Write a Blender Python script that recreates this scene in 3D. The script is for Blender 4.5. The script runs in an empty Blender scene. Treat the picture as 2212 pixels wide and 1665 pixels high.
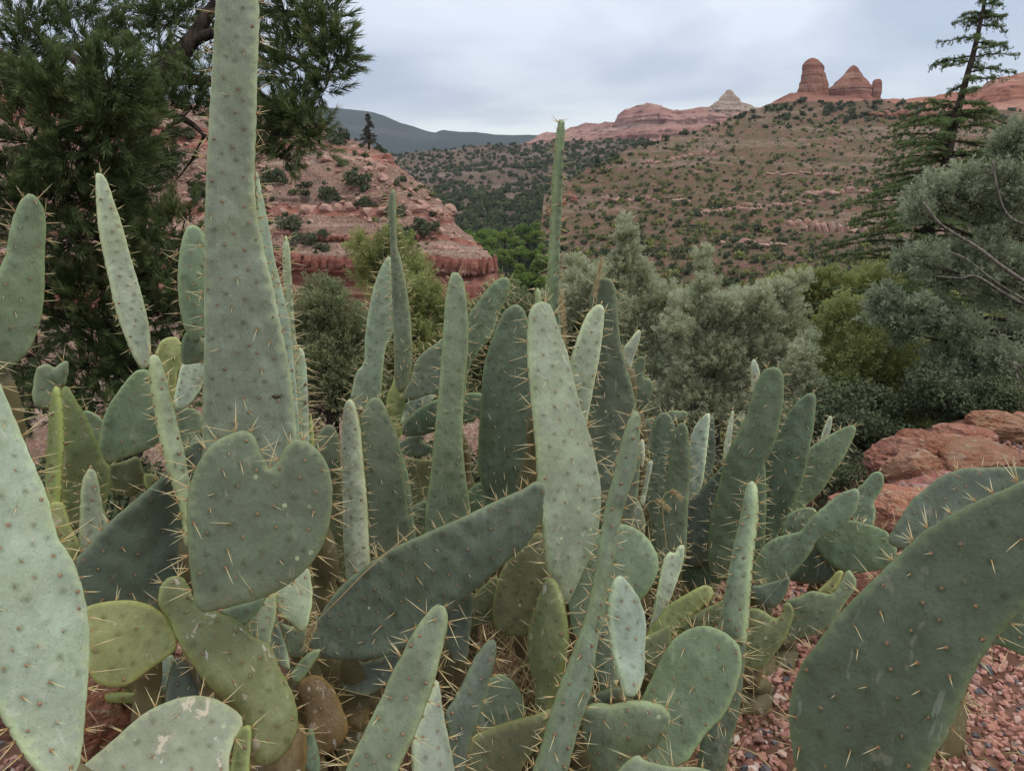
import bpy, math
import numpy as np
from mathutils import Vector
from mathutils.geometry import delaunay_2d_cdt

rng = np.random.default_rng(11)
scene = bpy.context.scene
COL = scene.collection
R = math.radians

# ------------------------------------------------------------------ camera
CAM_H, PITCH, FPX, CX, CY = 1.3, R(12), 1609.5, 1106.0, 832.5   # measures in a 2212 x 1665 frame
cd = bpy.data.cameras.new('camera')
cam = bpy.data.objects.new('camera', cd)
COL.objects.link(cam)
cam.location = (0, 0, CAM_H)
cam.rotation_euler = (R(90) - PITCH, 0, 0)
cd.sensor_width = 36.0
cd.lens = 36.0 * FPX / 2212.0
cd.clip_start, cd.clip_end = 0.02, 20000
scene.camera = cam

# ------------------------------------------------------------------ sky, sun, exposure
SUN_EL, SUN_AZ = R(55), R(108)        # azimuth clockwise from the view direction (+Y)
world = bpy.data.worlds.new('World')
scene.world = world
world.use_nodes = True
nt = world.node_tree
nt.nodes.clear()
N, L = nt.nodes.new, nt.links.new
out = N('ShaderNodeOutputWorld')
bg = N('ShaderNodeBackground')
bg2 = N('ShaderNodeBackground')
add = N('ShaderNodeAddShader')
sky = N('ShaderNodeTexSky')
sky.sky_type = 'NISHITA'
sky.sun_disc = False
sky.sun_elevation = SUN_EL
sky.sun_rotation = SUN_AZ
L(sky.outputs[0], bg.inputs[0])
bg.inputs[1].default_value = 0.02
tc = N('ShaderNodeTexCoord')
sep = N('ShaderNodeSeparateXYZ')
L(tc.outputs['Generated'], sep.inputs[0])
def wmath(op, a, b=None, clamp=False):
    n = N('ShaderNodeMath'); n.operation = op; n.use_clamp = clamp
    for i, v in enumerate((a, b)):
        if v is None: continue
        if isinstance(v, (int, float)): n.inputs[i].default_value = v
        else: L(v, n.inputs[i])
    return n.outputs[0]
zc = wmath('MAXIMUM', sep.outputs[2], 0.0)
den = wmath('ADD', zc, 0.16)
comb = N('ShaderNodeCombineXYZ')
L(wmath('DIVIDE', sep.outputs[0], den), comb.inputs[0])
L(wmath('DIVIDE', sep.outputs[1], den), comb.inputs[1])
mp = N('ShaderNodeMapping')
mp.inputs['Scale'].default_value = (0.75, 0.95, 1)
mp.inputs['Location'].default_value = (3.3, 1.7, 0.4)
L(comb.outputs[0], mp.inputs[0])
nz = N('ShaderNodeTexNoise')
nz.inputs['Scale'].default_value = 0.9
nz.inputs['Detail'].default_value = 5.0
nz.inputs['Roughness'].default_value = 0.5
nz.inputs['Distortion'].default_value = 0.5
L(mp.outputs[0], nz.inputs['Vector'])
rp = N('ShaderNodeValToRGB')
cr = rp.color_ramp
cr.elements[0].position = 0.41; cr.elements[0].color = (0.43, 0.475, 0.59, 1)
cr.elements[1].position = 0.59; cr.elements[1].color = (0.75, 0.78, 0.86, 1)
L(nz.outputs[0], rp.inputs[0])
# the pale open band low over the horizon
bmr = N('ShaderNodeMapRange'); bmr.interpolation_type = 'SMOOTHSTEP'
L(wmath('SUBTRACT', zc, wmath('MULTIPLY', wmath('SUBTRACT', nz.outputs[0], 0.5), 0.20)), bmr.inputs[0])
bmr.inputs[1].default_value, bmr.inputs[2].default_value, bmr.inputs[3].default_value, bmr.inputs[4].default_value = 0.105, 0.20, 1.0, 0.0
bands = bmr.outputs[0]
mixc = N('ShaderNodeMix'); mixc.data_type = 'RGBA'
L(bands, mixc.inputs[0]); L(rp.outputs[0], mixc.inputs[6])
mixc.inputs[7].default_value = (0.90, 0.92, 0.90, 1)
zen = N('ShaderNodeMix'); zen.data_type = 'RGBA'      # the cloud deck turns neutral grey overhead
L(wmath('DIVIDE', wmath('SUBTRACT', zc, .26), .3, True), zen.inputs[0]); L(mixc.outputs[2], zen.inputs[6]); zen.inputs[7].default_value = (.60, .605, .60, 1)
L(zen.outputs[2], bg2.inputs[0])
L(wmath('ADD', 0.94, wmath('MULTIPLY', zc, 0.80)), bg2.inputs[1])
L(bg.outputs[0], add.inputs[0]); L(bg2.outputs[0], add.inputs[1])
L(add.outputs[0], out.inputs[0])

sd = bpy.data.lights.new('sun', 'SUN')
sd.energy = 1.45
sd.angle = R(24)
sd.color = (1.0, 0.93, 0.82)
sun = bpy.data.objects.new('sun', sd)
COL.objects.link(sun)
sdir = Vector((math.cos(SUN_EL) * math.sin(SUN_AZ), math.cos(SUN_EL) * math.cos(SUN_AZ), math.sin(SUN_EL)))
sun.rotation_euler = sdir.to_track_quat('Z', 'Y').to_euler()
sun.location = sdir * 50
vs = scene.view_settings
vs.view_transform, vs.look, vs.exposure, vs.gamma = 'Standard', 'None', 0.17, 1.0
vs.use_curve_mapping = False
scene.cycles.max_bounces = 6
scene.cycles.diffuse_bounces = 3
scene.cycles.transmission_bounces = 3
scene.cycles.volume_bounces = 0
scene.cycles.use_adaptive_sampling = True

# ------------------------------------------------------------------ helpers
CAMP = np.array((0, 0, CAM_H))
FW = np.array((0, math.cos(PITCH), -math.sin(PITCH)))
UP = np.array((0, math.sin(PITCH), math.cos(PITCH)))
RT = np.array((1.0, 0, 0))
def ray(p):
    p = np.asarray(p, float)
    return ((p[..., 0:1] - CX) / FPX) * RT + (-(p[..., 1:2] - CY) / FPX) * UP + FW
def W(px, py, d):
    return CAMP + ray(np.array((px, py))) * d
def WA(p, d):
    return CAMP + ray(p) * np.asarray(d, float)[..., None]
def norm(v):
    v = np.asarray(v, float)
    return v / (np.linalg.norm(v, axis=-1, keepdims=True) + 1e-12)
def sstep(a, b, x):
    t = np.clip((x - a) / (b - a), 0, 1)
    return t * t * (3 - 2 * t)

def _hash(i):
    i = i.astype(np.int64)
    h = (i[..., 0] * 374761393 + i[..., 1] * 668265263 + i[..., 2] * 2147483647) & 0xffffffff
    h = ((h ^ (h >> 13)) * 1274126177) & 0xffffffff
    return ((h ^ (h >> 16)) & 0xffff) / 65535.0
def vnoise(p):
    p = np.asarray(p, float)
    i = np.floor(p); f = p - i; f = f * f * (3 - 2 * f)
    r = 0
    for dx in (0, 1):
        for dy in (0, 1):
            for dz in (0, 1):
                w = (f[:, 0] if dx else 1 - f[:, 0]) * (f[:, 1] if dy else 1 - f[:, 1]) * (f[:, 2] if dz else 1 - f[:, 2])
                r = r + w * _hash(i + (dx, dy, dz))
    return r * 2 - 1
def fbm(p, o=4):
    p = np.asarray(p, float); r = 0; a = 1.0
    for k in range(o):
        r = r + a * vnoise(p + 17.3 * k); p = p * 2.03; a *= 0.5
    return r

def mk(name, V, F, material=None, attrs=None, smooth=False, parent=None, loc=None):
    """one mesh object from arrays (F: n x 3 or n x 4)"""
    me = mkmesh(name, V, F, material, attrs, smooth)
    return link(name, me, parent, loc)
def mkmesh(name, V, F, material=None, attrs=None, smooth=False):
    V = np.ascontiguousarray(V, np.float32); F = np.ascontiguousarray(F, np.int32)
    me = bpy.data.meshes.new(name)
    n, k = F.shape
    me.vertices.add(len(V)); me.vertices.foreach_set('co', V.ravel())
    me.loops.add(n * k); me.loops.foreach_set('vertex_index', F.ravel())
    me.polygons.add(n); me.polygons.foreach_set('loop_start', np.arange(0, n * k, k, dtype=np.int32))
    me.polygons.foreach_set('use_smooth', np.full(n, smooth, dtype=bool))
    me.update(calc_edges=True)
    for a, vals in (attrs or {}).items():
        at = me.attributes.new(a, 'FLOAT', 'POINT')
        at.data.foreach_set('value', np.ascontiguousarray(vals, np.float32))
    if material: me.materials.append(material)
    return me
def link(name, me, parent=None, loc=None):
    o = bpy.data.objects.new(name, me); COL.objects.link(o)
    if parent: o.parent = parent
    if loc is not None: o.location = loc
    return o
def tag(o, label=None, cat=None, group=None, kind=None):
    if label: o['label'] = label
    if cat: o['category'] = cat
    if group: o['group'] = group
    if kind: o['kind'] = kind
    return o
def thing(name, loc, label, cat, group=None):
    o = bpy.data.objects.new(name, None); COL.objects.link(o)
    o.empty_display_size = 0.1
    o.location = loc
    return tag(o, label, cat, group)

class MB:
    def __init__(s): s.V, s.F, s.A, s.n = [], [], [], 0
    def add(s, V, F, a=0.0):
        F = np.asarray(F)
        if F.shape[1] == 4: F = np.concatenate((F[:, :3], F[:, [0, 2, 3]]))
        s.V.append(np.asarray(V)); s.F.append(F + s.n); s.n += len(V)
        s.A.append(np.broadcast_to(np.asarray(a, float), (len(V),)))
    def build(s, name, material, parent=None, origin=(0, 0, 0), smooth=False, attr='hue', loc=None):
        return mk(name, np.concatenate(s.V) - np.asarray(origin), np.concatenate(s.F), material, {attr: np.concatenate(s.A)}, smooth, parent, loc)
def tube(P, rad, sides=6):
    P = np.asarray(P, float); n = len(P); rad = np.broadcast_to(np.asarray(rad, float), (n,))
    T = norm(np.gradient(P, axis=0))
    ref = np.array((0.31, 0.22, 0.93)) if abs(T[0] @ np.array((0.31, 0.22, 0.93))) < .9 else np.array((1.0, 0, 0))
    A = norm(np.cross(T, ref)); B = np.cross(T, A)
    a = np.arange(sides) * 2 * math.pi / sides
    V = P[:, None] + rad[:, None, None] * (np.cos(a)[None, :, None] * A[:, None] + np.sin(a)[None, :, None] * B[:, None])
    V = V.reshape(-1, 3)
    i = np.arange(n - 1)[:, None] * sides; j = np.arange(sides)[None, :]; j2 = (j + 1) % sides
    F = np.stack((i + j, i + j2, i + sides + j2, i + sides + j), -1).reshape(-1, 4)
    c = len(V)
    V = np.concatenate((V, P[[0, -1]]))
    F = np.concatenate((F, np.stack((np.full(sides, c), j2[0], j[0], j[0]), -1), np.stack((np.full(sides, c + 1), (n - 1) * sides + j[0], (n - 1) * sides + j2[0], (n - 1) * sides + j2[0]), -1)))
    F = np.concatenate((F[:(n - 1) * sides][:, [0, 1, 2]], F[:(n - 1) * sides][:, [0, 2, 3]], F[(n - 1) * sides:, :3]))
    return V, F
def curve(ctrl, n):
    """Catmull-Rom through rows of ctrl"""
    c = np.asarray(ctrl, float)
    if len(c) < 3:
        t = np.linspace(0, 1, n)[:, None]; return c[0] * (1 - t) + c[-1] * t
    c = np.vstack((2 * c[0] - c[1], c, 2 * c[-1] - c[-2])); m = len(c) - 3
    t = np.linspace(0, m - 1e-9, n); i = t.astype(int); t = (t - i)[:, None]
    p0, p1, p2, p3 = c[i], c[i + 1], c[i + 2], c[i + 3]
    return .5 * (2 * p1 + (p2 - p0) * t + (2 * p0 - 5 * p1 + 4 * p2 - p3) * t * t + (3 * p1 - p0 - 3 * p2 + p3) * t ** 3)
def scatter(tv, tf, pos, axis, scale, roll=None):
    """copies of a template (axis = +Z) as one big array"""
    m = len(pos); axis = norm(axis)
    ref = np.where(np.abs(axis[:, 2:3]) < .95, np.array((0, 0, 1.0)), np.array((1.0, 0, 0)))
    X = norm(np.cross(ref, axis)); Y = np.cross(axis, X)
    if roll is None: roll = rng.uniform(0, 6.283, m)
    c, s = np.cos(roll)[:, None], np.sin(roll)[:, None]
    X, Y = c * X + s * Y, c * Y - s * X
    sc = np.broadcast_to(np.asarray(scale, float).reshape(m, -1), (m, 3))
    V = pos[:, None] + tv[None, :, 0:1] * (X * sc[:, 0:1])[:, None] + tv[None, :, 1:2] * (Y * sc[:, 1:2])[:, None] + tv[None, :, 2:3] * (axis * sc[:, 2:3])[:, None]
    F = tf[None] + (np.arange(m) * len(tv))[:, None, None]
    return V.reshape(-1, 3), F.reshape(-1, tf.shape[1])

# ------------------------------------------------------------------ materials
def newmat(name):
    m = bpy.data.materials.new(name); m.use_nodes = True
    m.node_tree.nodes.clear()
    return m, m.node_tree
class G:
    """tiny node-graph helper"""
    def __init__(s, name):
        s.m, s.t = newmat(name)
    def n(s, typ, **kw):
        n = s.t.nodes.new('ShaderNode' + typ)
        for k, v in kw.items():
            if hasattr(n, k): setattr(n, k, v)
            else: s.put(n, k.replace('_', ' '), v)
        return n
    def put(s, n, key, v):
        i = n.inputs[key]
        if hasattr(v, 'is_output') or isinstance(v, bpy.types.NodeSocket): s.t.links.new(v, i)
        else: i.default_value = v
    def math(s, op, a, b=0.0, clamp=False):
        n = s.t.nodes.new('ShaderNodeMath'); n.operation = op; n.use_clamp = clamp
        s.put(n, 0, a); s.put(n, 1, b); return n.outputs[0]
    def mix(s, f, a, b, mode='MIX'):
        n = s.t.nodes.new('ShaderNodeMix'); n.data_type = 'RGBA'; n.blend_type = mode
        s.put(n, 0, f)
        for k, v in ((6, a), (7, b)):
            s.put(n, k, (*v, 1) if isinstance(v, tuple) and len(v) == 3 else v)
        return n.outputs[2]
    def noise(s, vec, scale, detail=4, rough=.55, dist=0.0):
        n = s.t.nodes.new('ShaderNodeTexNoise')
        s.put(n, 'Vector', vec); n.inputs['Scale'].default_value = scale
        n.inputs['Detail'].default_value = detail; n.inputs['Roughness'].default_value = rough; n.inputs['Distortion'].default_value = dist
        return n.outputs[0]
    def voro(s, vec, scale, out='Distance'):
        n = s.t.nodes.new('ShaderNodeTexVoronoi'); s.put(n, 'Vector', vec); n.inputs['Scale'].default_value = scale
        return n.outputs[out]
    def ramp(s, f, *stops):
        n = s.t.nodes.new('ShaderNodeValToRGB'); e = n.color_ramp.elements
        while len(e) < len(stops): e.new(.5)
        for k, (p, c) in enumerate(stops):
            e[k].position = p; e[k].color = (*c, 1) if len(c) == 3 else c
        s.put(n, 0, f); return n.outputs[0]
    def step(s, v, a, b):
        n = s.t.nodes.new('ShaderNodeMapRange'); n.interpolation_type = 'SMOOTHSTEP'
        s.put(n, 0, v); n.inputs[1].default_value = a; n.inputs[2].default_value = b
        return n.outputs[0]
    def scale(s, vec, sc, loc=(0, 0, 0)):
        n = s.t.nodes.new('ShaderNodeMapping'); s.put(n, 0, vec); n.inputs['Scale'].default_value = sc; n.inputs['Location'].default_value = loc
        return n.outputs[0]
    def attr(s, name):
        n = s.t.nodes.new('ShaderNodeAttribute'); n.attribute_name = name; return n.outputs['Fac']
    def bump(s, h, strength, dist):
        n = s.t.nodes.new('ShaderNodeBump'); s.put(n, 'Height', h); n.inputs['Strength'].default_value = strength; n.inputs['Distance'].default_value = dist
        return n.outputs[0]
    def done(s, color, rough=.8, spec=.3, normal=None, trans=0.0):
        b = s.t.nodes.new('ShaderNodeBsdfPrincipled')
        s.put(b, 'Base Color', (*color, 1) if isinstance(color, tuple) else color); s.put(b, 'Roughness', rough)
        b.inputs['Specular IOR Level'].default_value = spec
        if normal is not None: s.put(b, 'Normal', normal)
        o = s.t.nodes.new('ShaderNodeOutputMaterial'); sh = b.outputs[0]
        if trans:
            t = s.t.nodes.new('ShaderNodeBsdfTranslucent'); s.put(t, 0, (*color, 1) if isinstance(color, tuple) else color)
            x = s.t.nodes.new('ShaderNodeMixShader'); x.inputs[0].default_value = trans
            s.t.links.new(sh, x.inputs[1]); s.t.links.new(t.outputs[0], x.inputs[2]); sh = x.outputs[0]
        s.t.links.new(sh, o.inputs[0])
        return s.m

def cactus_material():
    g = G('cactus_skin')
    oi = g.n('ObjectInfo')
    tc = g.n('TexCoord')
    off = g.n('VectorMath', operation='ADD'); g.put(off, 0, tc.outputs['Object'])
    cmb = g.n('CombineXYZ'); g.put(cmb, 0, g.math('MULTIPLY', oi.outputs['Random'], 37.0)); g.put(cmb, 1, g.math('MULTIPLY', oi.outputs['Random'], 11.0))
    g.put(off, 1, cmb.outputs[0]); v = off.outputs[0]
    base = oi.outputs['Color']
    n1 = g.noise(v, 13, 5, .65)
    n2 = g.noise(g.scale(v, (30, 30, 7)), 1.0, 4, .6)
    c = g.mix(g.step(n1, .38, .7), base, g.mix(1.0, base, (1.34, 1.36, 1.42), 'MULTIPLY'))          # waxy bloom in patches
    c = g.mix(g.math('MULTIPLY', g.step(n2, .50, .72), .40), c, g.mix(1.0, base, (.62, .66, .58), 'MULTIPLY'))  # darker rubbed streaks
    n3 = g.noise(v, 5, 3, .5)
    c = g.mix(g.math('MULTIPLY', g.step(n3, .52, .74), .35), c, g.mix(1.0, base, (1.1, 1.08, .62), 'MULTIPLY'))  # yellower areas
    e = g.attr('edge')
    c = g.mix(g.math('MULTIPLY', e, .75), c, g.mix(1.0, c, (2.1, 2.1, 1.6), 'MULTIPLY'))  # yellow-green margin, brightened so rim highlights are painted into the colour
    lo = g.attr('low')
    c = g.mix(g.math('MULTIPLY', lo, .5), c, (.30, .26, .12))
    # rings round the areoles, dots and specks
    ar = g.attr('areole')
    c = g.mix(g.math('MULTIPLY', ar, g.math('MULTIPLY', g.step(g.noise(v, 60, 2), .3, .6), .75)), c, g.mix(1.0, c, (.38, .42, .30), 'MULTIPLY'))
    d = g.voro(v, 120)
    c = g.mix(g.math('MULTIPLY', g.math('LESS_THAN', d, .17), .5), c, g.mix(1.0, c, (.5, .52, .42), 'MULTIPLY'))
    d2 = g.voro(g.scale(v, (1, 1, 1), (.37, .11, .23)), 210)
    c = g.mix(g.math('MULTIPLY', g.math('MULTIPLY', g.math('LESS_THAN', d2, .2), g.step(n3, .4, .6)), .5), c, g.mix(1.0, c, (1.5, 1.5, 1.5), 'MULTIPLY'))
    # pale corky scars where the pad carries them (object colour alpha)
    sc = g.noise(g.scale(v, (1, 1, .45)), 34, 5, .62, .4)
    m = g.math('MULTIPLY', g.math('SUBTRACT', g.step(sc, .61, .67), .0), oi.outputs['Alpha'])
    c = g.mix(g.math('MULTIPLY', m, .85), c, (.50, .44, .34))
    sc2 = g.noise(g.scale(v, (38, 38, 3.5)), 1.0, 4, .6, .4)
    m2 = g.math('MULTIPLY', g.step(sc2, .65, .70), g.math('MULTIPLY', oi.outputs['Alpha'], .7))
    c = g.mix(m2, c, (.62, .63, .58))
    # round pale spots
    vd = g.voro(v, 26)
    ring = g.math('MULTIPLY', g.math('LESS_THAN', vd, .11), g.step(g.noise(v, 7), .55, .66))
    c = g.mix(g.math('MULTIPLY', ring, .6), c, (.46, .50, .30))
    h = g.math('ADD', g.math('ADD', g.math('MULTIPLY', g.noise(v, 22, 4, .55), .7), g.math('MULTIPLY', g.noise(v, 150, 3), .15)), g.math('MULTIPLY', g.noise(g.scale(v, (70, 70, 14)), 1.0, 3, .55, .5), .45))
    return g.done(c, g.math('ADD', .42, g.math('MULTIPLY', n1, .2)), .3, g.bump(h, .5, .010))
M_CACTUS = cactus_material()
def ramp_mat(name, attr, stops, rough=.7, spec=.2, trans=0.0):
    g = G(name)
    return g.done(g.ramp(g.attr(attr), *stops), rough, spec, None, trans)
M_SPINE = ramp_mat('spine', 't', [(0, (.085, .05, .03)), (.18, (.21, .125, .07)), (.28, (.42, .25, .10)), (.5, (.66, .54, .28)), (1, (.80, .75, .52))], .4, .4)
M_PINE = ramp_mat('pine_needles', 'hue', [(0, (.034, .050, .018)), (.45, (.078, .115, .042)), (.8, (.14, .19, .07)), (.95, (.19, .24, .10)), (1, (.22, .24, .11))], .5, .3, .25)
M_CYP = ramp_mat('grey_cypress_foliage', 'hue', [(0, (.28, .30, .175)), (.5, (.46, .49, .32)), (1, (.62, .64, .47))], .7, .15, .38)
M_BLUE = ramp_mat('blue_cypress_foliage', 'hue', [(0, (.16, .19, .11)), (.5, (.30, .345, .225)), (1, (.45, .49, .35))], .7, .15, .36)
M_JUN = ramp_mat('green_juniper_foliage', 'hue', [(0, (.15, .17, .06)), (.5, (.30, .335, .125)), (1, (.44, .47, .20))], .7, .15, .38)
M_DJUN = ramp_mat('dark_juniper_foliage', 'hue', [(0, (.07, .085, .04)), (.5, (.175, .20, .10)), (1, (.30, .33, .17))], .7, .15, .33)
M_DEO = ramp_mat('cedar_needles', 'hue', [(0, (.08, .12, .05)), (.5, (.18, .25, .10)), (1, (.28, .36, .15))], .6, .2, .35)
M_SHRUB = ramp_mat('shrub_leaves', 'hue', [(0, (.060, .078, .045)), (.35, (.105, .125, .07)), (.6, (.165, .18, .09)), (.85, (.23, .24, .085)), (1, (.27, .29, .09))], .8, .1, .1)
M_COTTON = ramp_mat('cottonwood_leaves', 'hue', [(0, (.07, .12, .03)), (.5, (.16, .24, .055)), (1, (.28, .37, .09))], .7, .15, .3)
def bark(name, a, b, sc=30):
    g = G(name); p = g.n('NewGeometry').outputs['Position']
    n = g.noise(g.scale(p, (1, 1, .25)), sc, 5, .65)
    return g.done(g.mix(g.step(n, .35, .65), a, b), .9, .1, g.bump(n, .8, .02))
M_BARK = bark('pine_bark', (.022, .018, .015), (.075, .058, .045))
M_GBARK = bark('grey_bark', (.10, .085, .075), (.27, .24, .21))
M_STRAW = ramp_mat('dry_straw', 't', [(0, (.20, .13, .06)), (.5, (.42, .32, .17)), (1, (.60, .50, .30))], .7, .2, .2)
M_GRASS = ramp_mat('green_grass_blades', 't', [(0, (.16, .20, .06)), (1, (.40, .42, .18))], .6, .2, .3)
def rock_mat(name, a, b, c, sc=1.0, bump=.6, strata=0.0, dist=.05):
    g = G(name); p = g.n('NewGeometry').outputs['Position']; r = g.n('ObjectInfo').outputs['Random']
    ad = g.n('VectorMath', operation='ADD'); g.put(ad, 0, p); k = g.n('CombineXYZ'); g.put(k, 0, g.math('MULTIPLY', r, 19.0)); g.put(ad, 1, k.outputs[0]); p = ad.outputs[0]
    n1 = g.noise(p, 2.2 * sc, 5, .6, .6); n2 = g.noise(g.scale(p, (1, 1, 3.2)), 5 * sc, 5, .65, .8); n3 = g.noise(p, 26 * sc, 4, .6)
    col = g.mix(g.step(n1, .35, .65), a, b)
    col = g.mix(g.math('MULTIPLY', g.step(n2, .55, .68), .75), col, c)
    col = g.mix(g.math('MULTIPLY', g.step(n3, .5, .75), .35), col, g.mix(1.0, col, (.55, .5, .5), 'MULTIPLY'))
    col = g.mix(1.0, col, g.n('ObjectInfo').outputs['Color'], 'MULTIPLY')
    h = g.math('ADD', g.math('ADD', n2, g.math('MULTIPLY', n3, .4)), n1)
    return g.done(col, .9, .12, g.bump(h, bump, dist / sc))
M_BOULDER = rock_mat('red_sandstone_boulder', (.43, .175, .125), (.52, .275, .21), (.60, .47, .42), 2.6, 1.0, dist=.16)
M_GRAVEL = ramp_mat('gravel_stone', 'hue', [(0, (.09, .09, .105)), (.14, (.17, .16, .165)), (.22, (.33, .165, .13)), (.5, (.41, .20, .155)), (.8, (.48, .285, .23)), (1, (.56, .48, .42))], .85, .2)
# ------------------------------------------------------------------ ground sheet
def edge_y(x):
    return 2.6 + .85 * sstep(1.45, 1.75, x) + .95 * np.clip(x - 1.75, 0, 1.75)
def ground_z(x, y):
    x = np.asarray(x, float); y = np.asarray(y, float)
    e = np.maximum(0, y - edge_y(x)); e = e * e / (e + .5)
    back = np.maximum(0, -y - 30)
    return -24 * (1 - np.exp(-e * .55 / 24)) - back * 0.0
def gz(x, y): return float(ground_z(x, y))
def make_ground():
    rr = np.concatenate(([0.02], np.geomspace(.4, 7000, 230)))
    th = np.linspace(0, 2 * math.pi, 260, endpoint=False)
    x = rr[:, None] * np.sin(th)[None]; y = rr[:, None] * np.cos(th)[None]
    P = np.stack((x, y, np.zeros_like(x)), -1).reshape(-1, 3)
    z = ground_z(P[:, 0], P[:, 1])
    far = np.linalg.norm(P[:, :2], axis=1)
    z += .035 * fbm(P * 2.1, 3) * sstep(.3, 1.5, far) + .6 * fbm(P * .07, 3) * sstep(15, 60, far)
    P[:, 2] = z
    n = len(th); i = np.arange(len(rr) - 1)[:, None] * n; j = np.arange(n)[None]; j2 = (j + 1) % n
    F = np.stack((i + j, i + n + j, i + n + j2, i + j2), -1).reshape(-1, 4)[:, ::-1]
    g = G('soil'); p = g.n('NewGeometry').outputs['Position']
    n1 = g.noise(p, 3, 6, .65); n2 = g.noise(p, 28, 5, .7); n3 = g.noise(p, .02, 5, .6)
    c = g.mix(g.step(n1, .35, .65), (.135, .068, .046), (.21, .115, .08))
    c = g.mix(g.math('MULTIPLY', g.step(n2, .5, .7), .6), c, (.10, .07, .05))
    y = g.n('SeparateXYZ'); g.put(y, 0, p)
    dist = g.n('VectorMath', operation='LENGTH'); g.put(dist, 0, p)
    c = g.mix(g.math('MULTIPLY', g.step(dist.outputs['Value'], 60, 300), g.step(n3, .35, .6)), c, (.06, .075, .04))
    m = g.done(c, .95, .1, g.bump(n2, .8, .03))
    o = mk('ground', P, F, m, None, True)
    tag(o, kind='structure')
make_ground()

# ------------------------------------------------------------------ hills: sheets lofted through contour lines that stand at real distances
def hill_mat(name, soil, dark, pale, green, sc, strata, greenery=.5, rocks=.5, bump=2.0):
    g = G(name); p = g.n('NewGeometry').outputs['Position']
    n1 = g.noise(p, .035 * sc, 6, .62, .3); n2 = g.noise(p, .22 * sc, 6, .68); n3 = g.noise(p, .9 * sc, 5, .7)
    st = g.noise(g.scale(p, (.010 * sc, .010 * sc, strata)), 1.0, 4, .55, .25)
    c = g.mix(g.step(n1, .35, .65), soil, dark)
    c = g.mix(g.math('MULTIPLY', g.step(st, .5, .58), .55), c, pale)
    c = g.mix(g.math('MULTIPLY', g.step(n3, .52, .66), rocks), c, pale)
    n4 = g.noise(p, 1.7 * sc, 3, .7)
    c = g.mix(g.math('MULTIPLY', g.step(n4, .49, .36), .8), c, g.mix(1.0, dark, (.5, .47, .45), 'MULTIPLY'))
    c = g.mix(g.math('MULTIPLY', g.step(n4, .55, .66), .55), c, g.mix(.5, pale, (.52, .44, .40)))
    c = g.mix(g.math('MULTIPLY', g.step(n2, .44, .58), greenery), c, green)
    return g.done(c, .95, .08, g.bump(g.math('ADD', n3, g.math('MULTIPLY', st, 1.2)), .7, bump / sc))
def rock_face(name, a, b, pale, sc, strata, top=None, top_z=0, bump=3.0):
    g = G(name); p = g.n('NewGeometry').outputs['Position']
    st = g.noise(g.scale(p, (.004 * sc, .004 * sc, strata)), 1.0, 5, .62, .15)
    st2 = g.noise(g.scale(p, (.012 * sc, .012 * sc, strata * 3.1)), 1.0, 3, .6, .2)
    n1 = g.noise(p, .03 * sc, 6, .65); vert = g.noise(g.scale(p, (.10 * sc, .10 * sc, .012 * sc)), 1.0, 5, .65, .4)
    c = g.mix(g.step(st, .40, .60), a, b)
    c = g.mix(g.math('MULTIPLY', g.step(st2, .52, .66), .5), c, pale)
    c = g.mix(g.math('MULTIPLY', g.step(vert, .50, .36), .4), c, g.mix(1.0, a, (.5, .45, .5), 'MULTIPLY'))
    if top is not None:
        z = g.n('SeparateXYZ'); g.put(z, 0, p)
        c = g.mix(g.step(g.math('ADD', z.outputs[2], g.math('MULTIPLY', n1, 24.0)), top_z, top_z + 26), c, top)
    h = g.math('ADD', g.math('ADD', st, g.math('MULTIPLY', st2, .6)), g.math('MULTIPLY', vert, .8))
    return g.done(c, .95, .08, g.bump(h, .9, bump / sc))
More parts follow.
